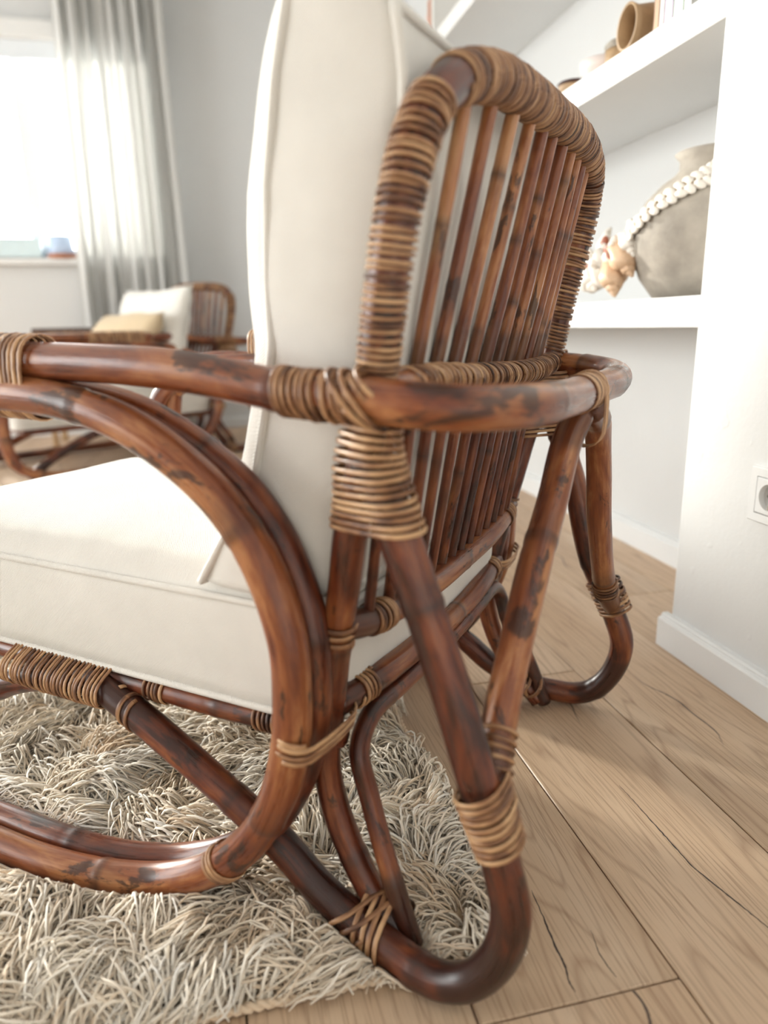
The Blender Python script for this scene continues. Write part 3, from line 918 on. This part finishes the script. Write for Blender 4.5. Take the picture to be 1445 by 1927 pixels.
seat = cushion('seat_cushion', seat_top, seat_bot, M['fabric'], None, 44, 32, .006)
seat.location = CH_LOC; seat.rotation_euler = (0, 0, CH_RZ)
tag(seat, 'thick cream seat cushion with piped edges on the rattan armchair', 'cushion')

PF = np.array([(.468, .353), (.440, .398), (.400, .455), (.392, .487), (.381, .531), (.371, .585), (.371, .640), (.366, .712), (.352, .786), (.338, .832), (.327, .862)])
PK = np.array([(.308, .366), (.299, .405), (.288, .455), (.281, .487), (.272, .531), (.263, .585), (.254, .640), (.245, .712), (.243, .775), (.246, .803), (.249, .822)])
def pl(P, v):
    t = np.concatenate([[0], np.cumsum(np.linalg.norm(np.diff(P, axis=0), axis=1))]); t = t / t[-1]
    x = (v + 1) / 2
    return np.interp(x, t, P[:, 0]), np.interp(x, t, P[:, 1])
def bc_front(u, v):
    a, z = pl(PF, v)
    c = (max(0, 1 - abs(u) ** 6) * max(0, 1 - abs(v) ** 6)) ** .5
    w = .256 - .006 * (1 - v * v)
    return (a + .052 * c * (1 - .25 * (v < -.5)), .006 + w * u, z + .004 * (abs(u) ** 4) * (abs(v) ** 4))
def bc_back(u, v):
    a, z = pl(PK, v)
    return (a, .006 + (.250 - .004 * (1 - v * v)) * u, z)
bcush = cushion('back_cushion', bc_front, bc_back, M['fabric'], None, 44, 52, .009, wr=.0030)
bcush.location = CH_LOC; bcush.rotation_euler = (0, 0, CH_RZ)
tag(bcush, 'tall cream back cushion with piped seam leaning against the cane slats', 'cushion')

# ------------------------------------------------------------------ second armchair in the background
def copy_tree(o, parent=None):
    c = o.copy(); COL.objects.link(c); c.parent = parent
    for ch in o.children: copy_tree(ch, c)
    return c
f2 = Vector((-.84, -.54, 0)).normalized()
back_c = Vector((-.05, 3.86, 0))
ch2 = copy_tree(chair)
ch2.scale = (1.3, 1, 1)
ch2.location = back_c + f2 * (A0 - .235) * 1.3
ch2.rotation_euler = (0, 0, math.atan2(f2.y, f2.x))
ch2['label'] = 'blurred rattan armchair with white cushions near the window'
s2 = copy_tree(seat); s2.location = ch2.location; s2.rotation_euler = ch2.rotation_euler; s2.scale = (1.3, 1, 1)
s2['label'] = 'white seat cushion of the armchair near the window'
M2 = Matrix.Translation(ch2.location) @ Matrix.Rotation(ch2.rotation_euler.z, 4, 'Z')
def pillow(name, label, mat, hw, hh, th, p, tilt, yaw=0, cat='pillow'):
    def S(sign):
        def f(u, v):
            k = ((1 - u * u) * (1 - v * v)) ** .42
            pin = 1 - .07 * (1 - (u * u)) * v * v - .05 * (1 - v * v) * u * u
            return (sign * th * k, hw * u * pin, hh * v * pin)
        return f
    o = cushion(name, S(1), S(-1), mat, None, 22, 22, .0, 2, .002, loc_fn=lambda p_: np.array(p_), wr=.006)
    o.matrix_world = M2 @ Matrix.Translation((p[0] - A0, -p[1], p[2])) @ Matrix.Rotation(yaw, 4, 'Z') @ Matrix.Rotation(tilt, 4, 'Y')
    return tag(o, label, cat)
pillow('throw_pillow', 'white square throw pillow on the armchair near the window', M['fabric'], .31, .215, .085, (.43, -.03, .590), -.30)
pillow('throw_pillow', 'beige throw pillow in front of the white pillow on the far armchair', M['fabric_beige'], .29, .16, .08, (.585, -.03, .535), -.50)

# ------------------------------------------------------------------ shaggy rug
RX0, RX1, RY0, RY1 = -1.75, 0.236, 0.528, 2.95
rug = tag(empty('shag_rug', ((RX0 + RX1) / 2, (RY0 + RY1) / 2, 0)), 'cream shaggy wool rug with long yarn pile under the armchair', 'rug')
rc = Vector(rug.location)
box_obj('rug_base', Vector((RX0, RY0, .0008)) - rc, Vector((RX1, RY1, .0075)) - rc, M['rugbase'], rug, .002)
def edge_cord(p0, p1):
    P = smooth_path([p0, p1], .004)
    for ph in (0, math.pi):
        s_ = np.arange(len(P)) * .004
        d = (np.array(p1) - np.array(p0)); d = d / np.linalg.norm(d)
        sd = np.array((-d[1], d[0], 0))
        Q = P + (sd[None] * np.cos(s_ * 330 + ph)[:, None] + np.array((0, 0, 1.))[None] * np.sin(s_ * 330 + ph)[:, None]) * .0024
        vs_, fs_ = [], []
        T, N, B = frames(Q)
        V = (Q[:, None] + .0030 * (N[:, None] * np.cos(np.arange(6) * math.pi / 3)[None, :, None] + B[:, None] * np.sin(np.arange(6) * math.pi / 3)[None, :, None])).reshape(-1, 3)
        fs_ = [(j * 6 + i, j * 6 + (i + 1) % 6, (j + 1) * 6 + (i + 1) % 6, (j + 1) * 6 + i) for j in range(len(P) - 1) for i in range(6)]
        V = V - np.array(rc)
        mesh_obj('edge_cord', V, fs_, M['yarn'], rug, True, {'tone': ('FLOAT', np.full(len(V), .25))})
edge_cord((RX0, RY0 - .002, .0062), (RX1, RY0 - .002, .0062))
edge_cord((RX1 + .002, RY0, .0062), (RX1 + .002, RY1, .0062))

def strands(x0, x1, y0, y1, dens, rad, lmin, lmax, nseg, nside):
    n = int((x1 - x0) * (y1 - y0) * dens)
    X = rng.uniform(x0, x1, n); Y = rng.uniform(y0, y1, n)
    # clumps
    cs_ = .046
    gx, gy = np.meshgrid(np.arange(x0 - .1, x1 + .1, cs_), np.arange(y0 - .1, y1 + .1, cs_))
    cx = gx.ravel() + rng.uniform(-.5, .5, gx.size) * cs_; cy = gy.ravel() + rng.uniform(-.5, .5, gx.size) * cs_
    cang = 1.9 * np.sin(cx * 7.1 + 1.3 * np.cos(cy * 5.3)) + 2.2 * np.cos(cy * 6.3 + .8) - .9 + rng.normal(0, .9, cx.size)
    ctone = rng.beta(2.6, 1.3, cx.size); chgt = rng.uniform(.55, 1.25, cx.size)
    idx = np.zeros(n, int)
    for k in range(0, n, 4000):
        d = (X[k:k + 4000, None] - cx[None]) ** 2 + (Y[k:k + 4000, None] - cy[None]) ** 2
        idx[k:k + 4000] = np.argmin(d, 1)
    ox, oy = X - cx[idx], Y - cy[idx]
    ang = cang[idx] + rng.normal(0, .22, n)
    # near the borders let the yarn lean outwards a little
    dirx = np.cos(ang) + ox / cs_ * .55; diry = np.sin(ang) + oy / cs_ * .55
    dl = np.hypot(dirx, diry) + 1e-6; dirx /= dl; diry /= dl
    Ln = rng.uniform(lmin, lmax, n); Hh = (.010 + .026 * rng.random(n)) * chgt[idx]
    ccurl = rng.normal(0, .7, cx.size); curl = ccurl[idx] + rng.normal(0, .35, n); wph = rng.uniform(0, 6.28, n); wam = rng.uniform(.001, .005, n)
    t = np.linspace(0, 1, nseg + 1)
    horiz = np.cumsum(np.concatenate([[0], np.full(nseg, 1.0)]) * 1.0) / nseg
    PX = np.zeros((n, nseg + 1)); PY = PX.copy(); PZ = PX.copy()
    a0 = np.arctan2(diry, dirx)
    px_, py_ = X.copy(), Y.copy()
    for j in range(nseg + 1):
        if j > 0:
            aa = a0 + curl * (t[j] ** 1.5) + .25 * np.sin(6 * t[j] + wph)
            stp = Ln / nseg * (.45 + .75 * min(1, t[j] * 1.6))
            px_ = px_ + np.cos(aa) * stp; py_ = py_ + np.sin(aa) * stp
        PX[:, j] = px_; PY[:, j] = py_
        PZ[:, j] = .005 + Hh * np.sin(math.pi * (t[j] * .86) ** .72) + wam * np.sin(9 * t[j] + wph) * t[j]
    PZ = np.maximum(PZ, .006)
    # keep loose ends close to the border of the rug
    over = .018
    lim = lambda A, lo, hi: np.clip(A, lo - over * rng.random((n, 1)), hi + over * rng.random((n, 1)))
    PX = lim(PX, RX0, RX1); PY = lim(PY, RY0, RY1)
    # press the pile down under the canes
    for Pc, r in cane_world:
        low = Pc[Pc[:, 2] < .10][::2]
        if len(low) == 0: continue
        fx, fy = PX.ravel(), PY.ravel(); fz = PZ.ravel().copy()
        sel = np.where((fx > low[:, 0].min() - .05) & (fx < low[:, 0].max() + .05) & (fy > low[:, 1].min() - .05) & (fy < low[:, 1].max() + .05))[0]
        for k in range(0, len(sel), 20000):
            q = sel[k:k + 20000]
            d = np.hypot(fx[q, None] - low[None, :, 0], fy[q, None] - low[None, :, 1])
            w = np.maximum(0, d - r * .6)
            cap = np.min(low[None, :, 2] - r + w * 1.5, axis=1)
            fz[q] = np.minimum(fz[q], np.maximum(cap - rad, .0015))
        PZ = fz.reshape(PZ.shape)
    P = np.stack([PX, PY, PZ], -1)
    T = np.gradient(P, axis=1); T /= (np.linalg.norm(T, axis=2, keepdims=True) + 1e-9)
    S = np.cross(T, np.array((0.05, .02, 1.0))); S /= (np.linalg.norm(S, axis=2, keepdims=True) + 1e-9)
    U = np.cross(S, T)
    rr_ = rad * rng.uniform(.75, 1.2, n)[:, None] * (1 - .45 * t[None] ** 4)
    th_ = np.arange(nside) * 2 * math.pi / nside
    V = P[:, :, None, :] + rr_[:, :, None, None] * (S[:, :, None, :] * np.cos(th_)[None, None, :, None] + U[:, :, None, :] * np.sin(th_)[None, None, :, None])
    V = V.reshape(-1, 3)
    base = (np.arange(n) * (nseg + 1) * nside)[:, None, None]
    jj = np.arange(nseg)[None, :, None] * nside; ii = np.arange(nside)[None, None, :]; kk = (np.arange(nside) + 1)[None, None, :] % nside
    Fq = np.stack([base + jj + ii, base + jj + kk, base + jj + nside + kk, base + jj + nside + ii], -1).reshape(-1, 4)
    tone = np.clip(.25 + .55 * ctone[idx] + rng.normal(0, .13, n), 0, 1)
    return V, Fq, np.repeat(tone, (nseg + 1) * nside)

def mesh_np(name, V, Fq, mat, parent, tone):
    me = bpy.data.meshes.new(name)
    me.vertices.add(len(V)); me.vertices.foreach_set('co', V.astype(np.float32).ravel())
    me.loops.add(Fq.size); me.loops.foreach_set('vertex_index', Fq.astype(np.int32).ravel())
    me.polygons.add(len(Fq)); me.polygons.foreach_set('loop_start', np.arange(0, Fq.size, 4, dtype=np.int32))
    me.polygons.foreach_set('use_smooth', np.ones(len(Fq), dtype=bool))
    at = me.attributes.new('tone', 'FLOAT', 'POINT'); at.data.foreach_set('value', tone.astype(np.float32))
    me.materials.append(mat); me.update(calc_edges=True)
    return link(bpy.data.objects.new(name, me), parent)

Vs, Fs_, Ts, base = [], [], [], 0
for args in ((-.50, RX1, RY0, 1.45, 56000, .00150, .050, .085, 7, 3),
             (-1.75, RX1, 1.45, RY1, 6500, .0028, .06, .09, 4, 3),
             (-1.75, -.50, RY0, 1.45, 4000, .0028, .06, .09, 4, 3)):
    V, Fq, T_ = strands(*args)
    Vs.append(V); Fs_.append(Fq + base); Ts.append(T_); base += len(V)
Vp = np.vstack(Vs) - np.array(rc)
pile = mesh_np('pile', Vp, np.vstack(Fs_), M['yarn'], rug, np.concatenate(Ts))
tag(pile, 'long cream yarn pile', kind='stuff')

# ------------------------------------------------------------------ socket on the column
sock = tag(empty('wall_socket', (X_PIL, .883, .339)), 'white square power socket on the wall column', 'socket')
def sbox(n, y0, y1, z0, z1, x0, x1, mat, bev):
    return box_obj(n, (-x1, y0, z0), (-x0, y1, z1), mat, sock, bev, 3)
def plate(name, ho, inner, n_in, x_front, x_back, corner=.004):
    # square plate with an opening through it; inner = half side (square) or radius (round)
    N_ = 64
    def sq(h, t):
        c, s_ = math.cos(t), math.sin(t); m_ = max(abs(c), abs(s_)); return (h * c / m_, h * s_ / m_)
    rings = []
    for x_, kind in ((x_back, 'o'), (x_front - .0015, 'o'), (x_front, 'o2'), (x_front, 'i'), (x_back, 'i')):
        row = []
        for k_ in range(N_):
            t_ = 2 * math.pi * (k_ + .5) / N_ if False else 2 * math.pi * k_ / N_
            if kind == 'o': y_, z_ = sq(ho, t_)
            elif kind == 'o2': y_, z_ = sq(ho - .0015, t_)
            elif n_in == 'square': y_, z_ = sq(inner, t_)
            else: y_, z_ = inner * math.cos(t_), inner * math.sin(t_)
            row.append((-x_, y_, z_))
        rings.append(row)
    V_ = [p for r_ in rings for p in r_]
    F_ = [(a * N_ + k_, a * N_ + (k_ + 1) % N_, (a + 1) * N_ + (k_ + 1) % N_, (a + 1) * N_ + k_) for a in range(4) for k_ in range(N_)]
    return mesh_obj(name, V_, F_, M['plastic'], sock, False)
plate('cover_frame', .0425, .0288, 'square', .0092, -.001)
plate('insert_plate', .0276, .0203, 'round', .0104, .0)
vs, fs = lathe([(.0203, .0104), (.0198, .0012), (.0001, .0010)], 40)
mesh_obj('socket_well', [(-z, x, y) for x, y, z in vs], fs, M['plastic'], sock, False)
for dy in (-.0095, .0095):
    vs, fs = lathe([(.0001, .0014), (.0020, .0014), (.0020, .0026), (.0028, .0026), (.0028, .0008)], 16)
    mesh_obj('pin_contact', [(-z, x + dy, y) for x, y, z in vs], fs, M['metal'], sock, False)
for dz in (-.0165, .0165):
    sbox('earth_clip', -.002, .002, dz - .0035, dz + .0035, .001, .0095, M['metal'], .0005)

# ------------------------------------------------------------------ objects on the window sill
vs, fs = lathe([(.0001, .0), (.075, .0), (.088, .012), (.090, .020), (.082, .020), (.078, .010), (.0001, .008)], 32)
sau = mesh_obj('plant_saucer', vs, fs, M['terracotta']); sau.location = (-.79, Y_WIN - .0 + .0, WZ0)
tag(sau, 'terracotta saucer on the window sill', 'saucer')
vs, fs = lathe([(.0001, .0), (.072, .0), (.066, .05), (.060, .110), (.056, .112), (.052, .105), (.060, .02), (.0001, .015)], 32)
pot = mesh_obj('flower_pot', vs, fs, M['blueglaze']); pot.location = (-.80, Y_WIN, WZ0 + .010)
tag(pot, 'small pale blue pot standing in a terracotta saucer', 'pot')
tray = tag(empty('planter_box', (-1.10, Y_WIN + .0, WZ0)), 'low pale aqua planter box on the window sill', 'planter')
for n_, lo, hi in (('box_wall', (-.2, -.045, 0), (.2, -.038, .105)), ('box_wall', (-.2, .038, 0), (.2, .045, .105)), ('box_wall', (-.2, -.04, 0), (-.193, .04, .105)), ('box_wall', (.193, -.04, 0), (.2, .04, .105)), ('box_floor', (-.2, -.045, 0), (.2, .045, .008))):
    box_obj(n_, lo, hi, M['blueglaze2'], tray, .002)

# ------------------------------------------------------------------ clay pot with shells
PC = Vector((.955, 1.285, .6405))
vs, fs = lathe([(.0001, 0), (.092, 0), (.100, .004), (.128, .045), (.145, .095), (.149, .13), (.143, .168), (.125, .205), (.098, .235), (.076, .252), (.068, .262), (.068, .282), (.078, .294), (.074, .297), (.062, .285), (.060, .262), (.07, .24), (.0001, .05)], 56)
PZ_ = .90
vs = [(x, y, z * PZ_) for x, y, z in vs]
vp = mesh_obj('clay_pot', vs, fs, M['clay']); vp.location = PC
tag(vp, 'round grey clay pot with a narrow neck on the shelf', 'pot')
gar = tag(empty('shell_garland', PC), 'garland of knotted white shells hung round the clay pot', 'garland')
def cowrie():
    vs, fs = [], []
    nu, nv = 14, 8
    for j in range(nv + 1):
        v = math.pi * j / nv
        for i in range(nu):
            u = 2 * math.pi * i / nu
            x = math.cos(v); r = math.sin(v)
            y = r * math.cos(u) * .68; z = r * math.sin(u) * .5
            if z > 0 and abs(y) < .16: z -= .22 * (1 - abs(y) / .16) * r
            vs.append((x * (1 + .1 * x), y, z))
    for j in range(nv):
        for i in range(nu):
            k = (i + 1) % nu
            fs.append((j * nu + i, j * nu + k, (j + 1) * nu + k, (j + 1) * nu + i))
    return vs, fs
def conch(turns=4.2, seg=16, ns=90):
    """spiral shell: a growing tube wound round an axis, with ribs"""
    vs, fs = [], []
    for j in range(ns + 1):
        t = j / ns
        g = math.exp(2.4 * (t - 1))
        a = turns * 2 * math.pi * t
        R = .34 * g; rr2 = .36 * g * (1 + .10 * math.sin(a * 7))
        c = Vector((R * math.cos(a), R * math.sin(a), -1.05 * (g) + .9))
        rad_ = Vector((math.cos(a), math.sin(a), 0)); z_ = Vector((0, 0, 1))
        for i in range(seg):
            u = 2 * math.pi * i / seg
            vs.append(tuple(c + rad_ * (rr2 * math.cos(u)) + z_ * (rr2 * 1.15 * math.sin(u) - (.35 * g if math.sin(u) < -.8 else 0))))
    for j in range(ns):
        for i in range(seg):
            k = (i + 1) % seg
            fs.append((j * seg + i, j * seg + k, (j + 1) * seg + k, (j + 1) * seg + i))
    fs.append(tuple(ns * seg + i for i in range(seg)))
    return vs, fs
cw = cowrie(); cwo = None
def rad_at(z):
    pr = [(.128, .045), (.145, .095), (.149, .13), (.143, .168), (.125, .205), (.098, .235), (.076, .252), (.068, .282)]
    return np.interp(z, [p[1] for p in pr], [p[0] for p in pr])
# the strand: three staggered rows running from the neck down the room side of the pot
strand_pts = []
for k in range(17):
    t = k / 16
    az = math.radians(236 - 98 * t)
    z = .248 - .150 * t ** 1.25
    for row in (-1, 0, 1):
        zz = (z + row * .019 * (.75 + .25 * (1 - t)) - (.004 if row else 0)) * PZ_
        a2 = az + row * .055
        r_ = rad_at(zz / PZ_) + .007
        strand_pts.append((r_ * math.cos(a2), r_ * math.sin(a2), zz, a2))
cw_me = None
for i, (x, y, z, a2) in enumerate(strand_pts):
    if cw_me is None:
        o = mesh_obj('shell', cw[0], cw[1], M['shell'], gar); cw_me = o.data
    else:
        o = link(bpy.data.objects.new('shell', cw_me), gar)
    n_ = Vector((math.cos(a2), math.sin(a2), .5)).normalized()
    tdir = Vector((-math.sin(a2), math.cos(a2), -.55 + random.uniform(-.5, .5)))
    tdir = (tdir - n_ * tdir.dot(n_)).normalized()
    R_ = Matrix((tdir, n_.cross(tdir), n_)).transposed()
    o.matrix_local = Matrix.Translation((x, y, z)) @ R_.to_4x4() @ Matrix.Scale(.0125, 4)
def cord(pts, r):
    P = smooth_path(pts, .005); T, N, B = frames(P)
    th_ = np.arange(6) * math.pi / 3
    V = (P[:, None] + r * (N[:, None] * np.cos(th_)[None, :, None] + B[:, None] * np.sin(th_)[None, :, None])).reshape(-1, 3)
    mesh_obj('cord', V, [(j * 6 + i, j * 6 + (i + 1) % 6, (j + 1) * 6 + (i + 1) % 6, (j + 1) * 6 + i) for j in range(len(P) - 1) for i in range(6)], M['cord'], gar)
for row in range(3):
    cord([strand_pts[k * 3 + row][:3] for k in range(0, 17, 2)], .0032)
for row in (0, 1):
    q = [strand_pts[k * 3 + (k + row) % 2 * 2][:3] for k in range(17)]
    cord([(x * 1.02, y * 1.02, z) for x, y, z in q], .0022)
end = strand_pts[-2]
co_m = conch(); co_me = {}
def big_shell(p, s, rx, ry, rz, mat):
    if mat not in co_me:
        o = mesh_obj('spiral_shell', co_m[0], co_m[1], M[mat], gar); co_me[mat] = o.data
    else:
        o = link(bpy.data.objects.new('spiral_shell', co_me[mat]), gar)
    s *= 1.6
    o.location = (p[0] - .012, p[1] - .012, p[2] + .016); o.scale = (s, s, s * 1.15); o.rotation_euler = (rx, ry, rz)
    vs, fs = lathe([(.0001, .0), (.28, .02), (.30, -.05)], 16)
    m_ = mesh_obj('shell_mouth', vs, fs, M['shell_in'], o)
    m_.location = (.42, -.30, -.22); m_.rotation_euler = (math.radians(80), 0, math.radians(40)); m_.scale = (.8, 1.1, 1)
ex, ey, ez = -.118, .090, .085
for p, s, r3, mt in (((ex - .012, ey - .02, .098), .026, (2.6, .3, .5), 'shell'), ((ex - .018, ey - .012, .068), .030, (2.9, .5, 1.6), 'shell_peach'),
                     ((ex - .012, ey + .028, .072), .026, (2.5, -.4, 2.4), 'shell'), ((ex - .022, ey + .016, .040), .034, (2.8, .2, .3), 'shell_peach'),
                     ((ex - .020, ey + .060, .042), .030, (2.6, -.5, 1.0), 'shell'), ((ex - .010, ey + .085, .060), .026, (2.4, .4, 2.0), 'shell'),
                     ((ex - .016, ey + .112, .036), .034, (2.3, .6, .2), 'shell'), ((ex + .012, ey + .10, .095), .024, (2.9, -.2, 3.0), 'shell')):
    big_shell(p, s, *r3, mt)
cord([end[:3], (ex - .01, ey, .085), (ex - .02, ey + .03, .055)], .003)
cord([(end[0], end[1], end[2]), (ex - .0, ey + .06, .085), (ex - .012, ey + .105, .055)], .003)

# ------------------------------------------------------------------ things on the upper shelves
ZS1, ZS2 = 1.1015, 1.5545
def laid_vase(loc, rz, label):
    v = tag(empty('wooden_vase', loc, rz), label, 'vase')
    vs, fs = lathe([(.0001, -.10), (.034, -.10), (.043, -.07), (.047, -.02), (.046, .03), (.040, .07), (.037, .09), (.041, .105), (.0366, .105)], 32)
    mesh_obj('vase_body', [(z, x, y + .047) for x, y, z in vs], fs, M['wood_tan'], v)
    vs, fs = lathe([(.0368, .1045), (.031, .088), (.034, .07), (.040, .03), (.041, -.02), (.037, -.07), (.030, -.092), (.0001, -.093)], 32)
    mesh_obj('vase_interior', [(z, x, y + .047) for x, y, z in vs], fs, M['wood_tan'], v)
    return v
laid_vase((.925, 1.405, ZS1), math.radians(176), 'tan wooden vase lying on the shelf with its open mouth showing')
def book(x, y, z, t, d, h, mat, label, group='books on the shelf above the pot'):
    b = tag(empty('book', (x, y, z)), label, 'book', group)
    c = .0025
    box_obj('spine', (-d / 2, -t / 2, 0), (-d / 2 + c, t / 2, h), mat, b, .0008)
    box_obj('cover', (-d / 2, -t / 2, 0), (d / 2, -t / 2 + c, h), mat, b, .0006)
    box_obj('cover', (-d / 2, t / 2 - c, 0), (d / 2, t / 2, h), mat, b, .0006)
    box_obj('pages', (-d / 2 + c, -t / 2 + c, .003), (d / 2 - .003, t / 2 - c, h - .003), M['paper'], b)
    return b
yb = 1.345
for t, mat, lab, h in ((.018, 'book_tan', 'tan cloth book nearest the wooden vase', .20), (.014, 'book_white', 'thin white book between tan and lilac books', .21), (.026, 'book_pink', 'lilac book beside the sage green book', .22), (.030, 'book_green', 'sage green book beside the lilac book', .21), (.022, 'book_white', 'white book at the column end of the row', .22)):
    book(.91, yb - t / 2, ZS1, t, .15, h, M[mat], lab); yb -= t + .001
# small ceramic bowl, wooden block
vs, fs = lathe([(.0001, 0), (.030, 0), (.045, .012), (.062, .040), (.066, .062), (.062, .062), (.056, .040), (.0001, .012)], 32)
bowl = mesh_obj('ceramic_bowl', vs, fs, M['pink']); bowl.location = (.885, 1.60, ZS1); bowl.scale = (.85, .85, .8)
tag(bowl, 'small blush ceramic bowl on the middle shelf', 'bowl')
tub = tag(empty('wooden_box', (.870, 1.505, ZS1)), 'small round wooden lidded box on the middle shelf', 'box')
vs, fs = lathe([(.0001, 0), (.034, 0), (.036, .003), (.036, .042), (.0001, .042)], 28); mesh_obj('box_body', vs, fs, M['wood_tan'], tub)
vs, fs = lathe([(.037, .040), (.038, .049), (.032, .056), (.0001, .058)], 28); mesh_obj('lid', vs, fs, M['clay'], tub)
cone = tag(empty('wooden_coaster', (.856, 1.69, ZS1)), 'small dark-rimmed wooden dish on the middle shelf', 'dish')
vs, fs = lathe([(.0001, 0), (.030, 0), (.036, .02), (.036, .030), (.030, .026), (.0001, .010)], 24); mesh_obj('dish_body', vs, fs, M['wood_tan'], cone)
vs, fs = lathe([(.0365, .026), (.038, .031), (.034, .034), (.030, .030)], 24); mesh_obj('rim', vs, fs, M['wood_dark'], cone)
# top shelf
book(.92, 2.83, ZS2, .03, .14, .18, M['terracotta'], 'rust-coloured book standing on the highest shelf', 'books on the highest shelf')
book(.92, 2.79, ZS2, .03, .14, .20, M['book_white'], 'cream book standing on the highest shelf', 'books on the highest shelf')
vs, fs = lathe([(.0001, 0), (.04, 0), (.055, .03), (.06, .08), (.045, .13), (.028, .15), (.030, .17), (.024, .17), (.0001, .14)], 28)
v2 = mesh_obj('blush_vase', vs, fs, M['pink']); v2.location = (.90, 2.95, ZS2); tag(v2, 'blush bottle vase on the highest shelf', 'vase')
vs, fs = lathe([(.0001, 0), (.03, 0), (.04, .03), (.038, .10), (.02, .14), (.02, .2), (.015, .2), (.0001, .16)], 28)
v3 = mesh_obj('brown_bottle', vs, fs, M['wood_dark']); v3.location = (.93, 3.08, ZS2); tag(v3, 'dark brown bottle on the highest shelf', 'bottle')

# ------------------------------------------------------------------ side table under the window
st_ = tag(empty('side_table', (-.66, 4.22, 0)), 'low dark-topped side table under the window', 'table')
box_obj('table_top', (-.24, -.16, .595), (.24, .16, .62), M['wood_dark'], st_, .004)
for sx_ in (-1, 1):
    for sy_ in (-1, 1):
        box_obj('leg', (sx_ * .20 - .015, sy_ * .12 - .015, 0), (sx_ * .20 + .015, sy_ * .12 + .015, .596), M['wood_tan'], st_, .003)
box_obj('apron', (-.20, -.13, .545), (.20, .13, .596), M['white'], st_, .002)
